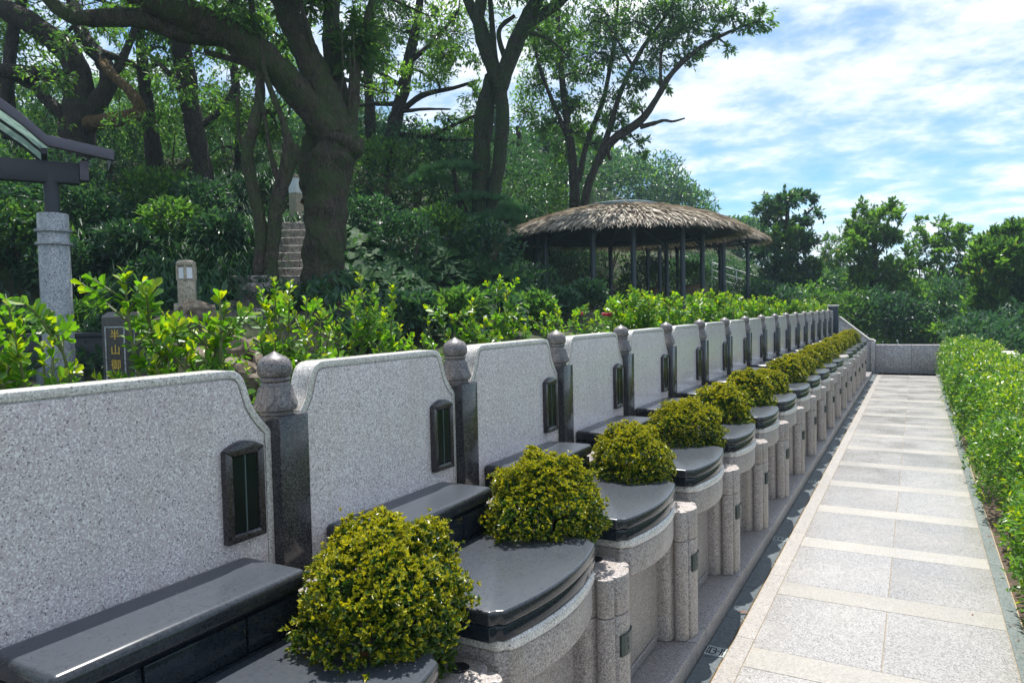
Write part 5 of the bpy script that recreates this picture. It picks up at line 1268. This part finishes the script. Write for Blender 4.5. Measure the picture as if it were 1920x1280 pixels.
# inscribed bollard (four sided, seen on its corner)
bx, by = at(235, 600, 5.7)[:2]
bt = empty('inscribed_bollard', (bx, by, 0.95), 'short grey granite bollard with gold characters cut down one face', 'bollard')
def rotxy(a, b, ang, z): return (bx + a * math.cos(ang) - b * math.sin(ang), by + a * math.sin(ang) + b * math.cos(ang), z)
ang = math.atan2(-by, -bx) + rad(143.3)
h_ = 0.125
sq = [(-h_, -h_), (h_, -h_), (h_, h_), (-h_, h_)]
part('body', MB().prism(sq, lambda a, b, h: rotxy(a, b, ang, h), 0.85, 1.69), M['post'], bt, 0.018, 1)
cap_ = MB(); cap_.add([rotxy(a, b, ang, 1.691) for a, b in [(-.105, -.105), (.105, -.105), (.105, .105), (-.105, .105)]] + [rotxy(a * .8, b * .8, ang, 1.712) for a, b in [(-.105, -.105), (.105, -.105), (.105, .105), (-.105, .105)]],
     [(3, 2, 1, 0), (4, 5, 6, 7), (0, 1, 5, 4), (1, 2, 6, 5), (2, 3, 7, 6), (3, 0, 4, 7)])
part('cap', cap_, M['post'], bt)
def face_frame(side):
    mb = MB()
    for (u0_, u1_, z0_, z1_) in ((-.085, -.075, 1.0, 1.60), (.075, .085, 1.0, 1.60), (-.0745, .0745, 1.59, 1.60), (-.0745, .0745, 1.0, 1.01)):
        pts = []
        for dd in (h_ - 0.002, h_ + 0.005):
            for (u_, z_) in ((u0_, z0_), (u1_, z0_), (u1_, z1_), (u0_, z1_)):
                pts.append(rotxy(*((u_, -dd) if side == 0 else (-dd, -u_)), ang, z_))
        mb.add(pts, [(3, 2, 1, 0), (4, 5, 6, 7), (0, 1, 5, 4), (1, 2, 6, 5), (2, 3, 7, 6), (3, 0, 4, 7)])
    return mb
part('panel_frame', face_frame(0), M['column'], bt); part('panel_frame', face_frame(1), M['column'], bt)
for i, ch in enumerate('半山御苑'):
    me = text_mesh(ch, 0.085, M['gold'], 0.002)
    z_ = 1.53 - i * 0.115
    # stand the glyph up on the left face (normal -X of the rotated square)
    o3 = Matrix.Translation((0, 0, z_ - 0.95)) @ Matrix.Rotation(ang, 4, 'Z') @ Matrix.Translation((-h_ - 0.001, 0, 0)) @ Matrix(((0, 0, -1, 0), (-1, 0, 0, 0), (0, 1, 0, 0), (0, 0, 0, 1)))
    me.transform(o3); link('gold_character', me, bt)

# lantern post
lx, ly = at(353, 600, 8.3)[:2]; lz = tzf(lx, ly) - 0.05
lt = empty('lantern_post', (lx, ly, lz), 'short sandy stone lantern post with frosted white panes', 'lantern')
zb_, zt_ = 1.80, 2.31
def hexp(R, rot=0.26): return [(lx + R * math.cos(rot + i * math.pi / 3), ly + R * math.sin(rot + i * math.pi / 3)) for i in range(6)]
I3 = lambda a, b, h: (a, b, h)
part('foot', MB().prism(hexp(0.155), I3, lz - 0.5, zb_ + 0.02), M['lantern'], lt, 0.008)
part('body', MB().prism(hexp(0.108), I3, zb_ + 0.021, zb_ + 0.28), M['lantern'], lt, 0.008)
part('lamp_core', MB().prism(hexp(0.092), I3, zb_ + 0.281, zt_ - 0.061), M['lantern'], lt, 0.004)
for i in range(6):
    a = 0.26 + i * math.pi / 3; part('corner_bar', MB().lathe([(0.016, zb_ + 0.281), (0.016, zt_ - 0.061)], 8, (lx + 0.100 * math.cos(a), ly + 0.100 * math.sin(a), 0)), M['lantern'], lt)
    a2 = a + math.pi / 6; cxx, cyy = lx + 0.086 * math.cos(a2), ly + 0.086 * math.sin(a2); tx, ty = -math.sin(a2), math.cos(a2)
    part('pane', MB().prism([(cxx - tx * .034, cyy - ty * .034), (cxx + tx * .034, cyy + ty * .034), (cxx + tx * .034 - math.cos(a2) * .01, cyy + ty * .034 - math.sin(a2) * .01), (cxx - tx * .034 - math.cos(a2) * .01, cyy - ty * .034 - math.sin(a2) * .01)], I3, zb_ + 0.30, zt_ - 0.085), M['frost'], lt)
part('cap', MB().add([(p[0], p[1], zt_ - 0.06) for p in hexp(0.115)] + [(p[0], p[1], zt_ - 0.025) for p in hexp(0.115)] + [(p[0], p[1], zt_) for p in hexp(0.085)],
     [tuple(range(6))[::-1], tuple(range(12, 18))] + [(j * 6 + i, j * 6 + (i + 1) % 6, (j + 1) * 6 + (i + 1) % 6, (j + 1) * 6 + i) for j in (0, 1) for i in range(6)]), M['lantern'], lt, 0.004)

# far lantern right of the steps
fx_, fy_ = at(563, 600, 14.6)[:2]
l2 = empty('lantern_post', (fx_, fy_, 3.2), 'pink stone lantern post half hidden by the leaning old trunk', 'lantern')
zz0 = at(563, 400, 14.6)[2]
part('body', MB().box(fx_ - .10, fx_ + .10, fy_ - .10, fy_ + .10, zz0 - 0.3, zz0 + 0.38), M['lantern'], l2, 0.01)
part('pane', MB().box(fx_ - .08, fx_ + .08, fy_ - .112, fy_ - .101, zz0 + 0.39, zz0 + 0.66), M['frost'], l2)
part('lamp_core', MB().box(fx_ - .10, fx_ + .10, fy_ - .10, fy_ + .10, zz0 + 0.381, zz0 + 0.68), M['frost'], l2, 0.008)
part('cap', MB().box(fx_ - .12, fx_ + .12, fy_ - .12, fy_ + .12, zz0 + 0.681, zz0 + 0.74), M['lantern'], l2, 0.01)

# stone steps winding up the slope
stp = empty('stone_steps', at(470, 590, 9.2), 'rough stone steps climbing the slope beside the twin stemmed tree', 'steps')
rs = random.Random(9); ri = np.array([_R0[0], _R0[1]]); fo = np.array([-math.sin(YAW), math.cos(YAW)])
def step_run(n, xa, ya, Da, xb, yb, Db, wpx, cut):
    for i in range(n):
        t_ = i / (n - 1); x = xa + (xb - xa) * t_; y = ya + (yb - ya) * t_; D = Da + (Db - Da) * t_
        p = at(x, y, D); rise = 0.16; wid = wpx * D / FPX
        edges = [-wid / 2] + sorted(rs.uniform(-wid / 2 + 0.12, wid / 2 - 0.12) for _ in range(cut)) + [wid / 2]
        for j in range(len(edges) - 1):
            a0_, a1_ = edges[j] + 0.004, edges[j + 1] - 0.004
            if a1_ - a0_ < 0.04: continue
            d0_ = rs.uniform(-0.012, 0.012); zz1 = p[2] + rs.uniform(-0.006, 0.006)
            P4 = [p[:2] + ri * a + fo * d for a, d in ((a0_, d0_), (a1_, d0_), (a1_, 0.55), (a0_, 0.55))]
            part('step_stone', MB().prism([tuple(v) for v in P4], I3, zz1 - rise - 0.05, zz1), M['step'], stp, 0.010, 1)
step_run(5, 448, 578, 8.9, 462, 516, 10.2, 88, 1)
step_run(9, 540, 516, 11.0, 560, 402, 14.2, 70, 1)

# boulders by the bed
def boulder(p, r3, seed, label):
    bm = bmesh.new(); bmesh.ops.create_icosphere(bm, subdivisions=3, radius=1.0)
    for v in bm.verts:
        q = v.co.normalized(); f_ = 1 + 0.35 * mnoise.noise(q * 1.4 + Vector((seed, 0, 0))) + 0.14 * mnoise.noise(q * 4 + Vector((0, seed, 0)))
        v.co = Vector((q.x * r3[0], q.y * r3[1], q.z * r3[2])) * f_
    me = bpy.data.meshes.new('boulder'); bm.to_mesh(me); bm.free(); me.materials.append(M['boulder'])
    me.polygons.foreach_set('use_smooth', [True] * len(me.polygons)); me.set_sharp_from_angle(angle=rad(28))
    o = link('boulder', me, None, p); o.rotation_euler = (0, 0, seed); tag(o, label, 'boulder', 'boulders edging the bed')
for x_, y_, D_, r_, lb in ((425, 655, 5.6, (.16, .15, .14), 'pale brown boulder behind the nearest headstone, largest of the pile'), (478, 658, 5.7, (.13, .12, .10), 'rounded brown boulder right of the pale one'), (505, 690, 5.5, (.16, .14, .14), 'orange brown boulder beside the nearest post finial'),
                       (435, 705, 5.3, (.18, .15, .13), 'dark boulder low under the pale one'), (290, 640, 6.2, (.20, .16, .12), 'ochre boulder right of the inscribed bollard'), (390, 690, 5.5, (.17, .16, .18), 'mossy boulder left of the pile'), (470, 715, 5.4, (.2, .2, .16), 'grey boulder at the foot of the pile'),
                       (310, 615, 7.4, (.22, .18, .12), 'flat sandy stone under the lantern post'), (365, 590, 7.9, (.26, .2, .14), 'sandy stone supporting the lantern foot'), (270, 415, 14.5, (.55, .3, .10), 'long flat brown rock among strap leaves')):
    boulder(at(x_, y_, D_), r_, x_ * 0.13, lb)

# ------------------------------------------------------------------ trees beyond the end wall
def crown_tree(name, base, trunk, blobs, leaf, mats, label, group, seed, n, ratio=0.45, bark='barkdark', upb=0.3, sticks=()):
    T = Tree(name, base, label, 'tree', M[bark], group, seed)
    T.pix(trunk, True)
    for s_ in sticks: T.pix(s_, n=5)
    for (x, y, D, R, m) in blobs: T.clump(at(x, y, D), R, m, leaf, 0 if T.r.random() < 0.7 else len(mats) - 1, ratio, -upb, flat=0.9)
    return T.done(mats)
RG = 'trees beyond the end of the path'
def lz_(x, D): p = at(x, 580, D); return np.array([p[0], p[1], 0.2])
rr_ = np.random.default_rng(600)
def fill(cx, cy, hw, hh, D, n, R0, R1, m, pw=1.0):
    o = []
    for i in range(n):
        while True:
            a, b = rr_.uniform(-1, 1), rr_.uniform(-1, 1)
            if a * a + b * b < 1: break
        o.append((cx + hw * a, cy + hh * b, D + rr_.uniform(-0.8, 0.8), rr_.uniform(R0, R1), m))
    return o
crown_tree('round_tree', lz_(1478, 25), [(1478, 620, 25, 16), (1480, 520, 25, 13), (1476, 430, 25, 10), (1478, 375, 25, 5)], fill(1478, 405, 50, 50, 25, 18, .25, .5, 150) + fill(1474, 480, 60, 62, 25, 24, .3, .55, 190) + fill(1470, 545, 75, 30, 25, 14, .4, .6, 240),
           0.15, [LD, M['leaf_right']], 'dark dense upright tree right of the far pavilion', RG, 601, 0, 0.55)
crown_tree('trunk_tree', lz_(1637, 23), [(1637, 640, 23, 20), (1637, 560, 23, 18), (1638, 500, 23, 14), (1640, 440, 23, 9), (1646, 395, 23, 4)],
           fill(1640, 420, 52, 38, 23, 20, .28, .42, 150) + fill(1640, 480, 62, 55, 23, 22, .30, .45, 150) + fill(1650, 540, 62, 36, 23, 12, .32, .45, 150), 0.13, [M['leaf_right'], M['leaf_lit']], 'bright green tree showing its dark straight trunk above the end wall', RG, 602, 0, 0.5,
           sticks=[[(1638, 500, 23, 7), (1600, 440, 23, 4), (1585, 410, 23, 2)], [(1638, 490, 23, 7), (1680, 430, 23, 4), (1700, 400, 23, 2)], [(1638, 530, 23, 6), (1690, 500, 23, 3)]])
st = []
for q in ([(1700, 620, 25, 6), (1730, 565, 25, 5), (1780, 525, 25, 4), (1830, 485, 25, 1.5)], [(1740, 550, 25, 4), (1762, 480, 25, 2.5), (1758, 415, 25, 1)], [(1728, 570, 25, 3), (1722, 490, 25, 2), (1705, 430, 25, 1)],
          [(1780, 525, 25, 3), (1800, 465, 25, 2), (1796, 425, 25, 1)], [(1760, 535, 25, 3), (1840, 515, 25, 2), (1858, 478, 25, 1)], [(1745, 515, 25, 2.5), (1732, 450, 25, 1.5), (1736, 420, 25, 1)]): st.append(q)
crown_tree('sparse_tree', lz_(1700, 25), [(1690, 640, 25, 9), (1700, 610, 25, 8), (1715, 585, 25, 6)], fill(1770, 440, 42, 28, 25, 12, .2, .34, 60) + fill(1800, 475, 48, 34, 25, 16, .2, .34, 65) + fill(1720, 450, 35, 36, 25, 10, .2, .3, 50) + fill(1735, 510, 45, 24, 24.6, 12, .22, .32, 70) + fill(1850, 470, 18, 14, 25, 5, .2, .3, 45) + fill(1770, 545, 70, 26, 25, 14, .3, .42, 110) + fill(1825, 505, 30, 18, 25, 7, .22, .32, 60),
           0.16, [M['leaf_right'], M['leaf_lit']], 'sparse tree with thin bare twigs against the sky', RG, 603, 0, 0.45, sticks=st)
crown_tree('broad_tree', lz_(1890, 19), [(1895, 700, 19, 26), (1890, 600, 19, 20), (1890, 500, 19, 12)], fill(1890, 470, 38, 32, 19, 18, .3, .42, 230) + fill(1895, 540, 66, 50, 19, 34, .32, .48, 250) + fill(1890, 600, 75, 40, 19, 22, .35, .5, 250) + fill(1960, 540, 50, 90, 19, 18, .4, .55, 230) + fill(1865, 505, 40, 45, 19, 16, .3, .42, 230) + fill(1905, 450, 26, 26, 19, 10, .25, .36, 180),
           0.15, [M['leaf_right'], M['leaf_lit']], 'broad fresh green tree with upright leaves at the photo edge', RG, 604, 0, 0.42, upb=0.9)
crown_tree('feathery_tree', lz_(1560, 28), [(1570, 640, 28, 14), (1572, 540, 28, 10), (1570, 470, 28, 5)], fill(1572, 470, 30, 28, 28, 9, .35, .5, 140) + fill(1565, 530, 48, 40, 28, 18, .4, .55, 170), 0.15, [M['leaf_right'], M['leaf_tree']],
           'feathery grey green tree between the dark and the bright trees', RG, 605, 0, 0.3)
br = [(1460, 585, 22, .75, LD), (1530, 590, 22.5, .8, LT), (1590, 600, 21.6, .75, M['leaf_right']), (1650, 600, 21.4, .8, LD), (1705, 610, 21.6, .7, LD), (1752, 590, 22.5, .9, LT), (1800, 590, 22, 1.0, LD), (1860, 620, 19.5, .9, LD), (1920, 640, 17, .8, LD), (1660, 570, 23.6, .9, M['leaf_right']), (1720, 580, 24, .9, LT),
      (1790, 560, 26, 1.1, LD), (1620, 640, 21.2, .5, M['leaf_lit']), (1700, 640, 21.2, .5, M['leaf_right']), (1745, 640, 21, .45, M['leaf_lit']), (1990, 640, 17, 1.0, LD), (1840, 650, 17, .7, LD), (1890, 680, 15, .7, LD), (1830, 600, 24, 1.1, LT), (1540, 560, 27, 1.0, LT), (1600, 560, 26, 1.0, LD)]
bdesc = ['at the foot of the dark upright tree', 'left behind the black end post', 'above the wing wall slope', 'above the left part of the end wall', 'above the middle of the end wall', 'left of the hedge end', 'beyond the hedge end', 'below the broad fresh green tree', 'beside the hedge at the photo edge',
         'around the dark straight trunk', 'under the sparse tree', 'far below the sparse twigs', 'lit low at the wing wall foot', 'lit low behind the end wall', 'lit beside the hedge end', 'outside the photo edge', 'beyond the coping stones', 'low beyond the coping stones', 'between sparse and broad trees', 'beneath the feathery tree', 'behind the wing wall']
for i, (x_, y_, D_, R_, mt) in enumerate(br):
    c = at(x_, y_, D_); zb = min(0.0, c[2] - R_ * 0.9) if i not in () else 0
    t = empty('thicket_bush', (c[0], c[1], c[2] - R_), f'glossy leafy bush {bdesc[i]}', 'bush', 'bushes beyond the end of the path')
    r = np.random.default_rng(640 + i); L = Leaves()
    shrub_leaves(L, c, (R_ * 1.15, R_ * 1.15, R_ * 1.05), int(1700 * R_ * R_ + 700), 0.15, r, 0, 0.45, bump=0.38)
    link('foliage', L.mesh('foliage', [mt], (c[0], c[1], c[2] - R_)), t)
    mb = MB()
    for j in range(5):
        a = r.random() * 6.28; mb.tube([(c[0] + .1 * math.cos(a), c[1] + .1 * math.sin(a), min(-0.2, c[2] - R_ * 1.6)), (c[0] + .3 * R_ * math.cos(a), c[1] + .3 * R_ * math.sin(a), c[2] - .3 * R_), (c[0] + .6 * R_ * math.cos(a), c[1] + .6 * R_ * math.sin(a), c[2] + .3 * R_)], [0.035, 0.025, 0.01], 5)
    part('stem', mb, M['stem'], t)
# ground swell under that thicket

# ------------------------------------------------------------------ light summer air
hz = link('haze', MB().box(-175, 175, -65, 205, -9, 27).mesh('haze', bpy.data.materials.new('haze_air'))); hz['kind'] = 'stuff'
hm = hz.data.materials[0]; hm.use_nodes = True; k = NT(hm.node_tree)
pv = k.n('ShaderNodeVolumePrincipled', ins={'Color': (0.60, 0.84, 1.0, 1), 'Density': 0.0011, 'Anisotropy': 0.2})
om = k.n('ShaderNodeOutputMaterial'); k.l(pv.outputs[0], om.inputs['Volume'])
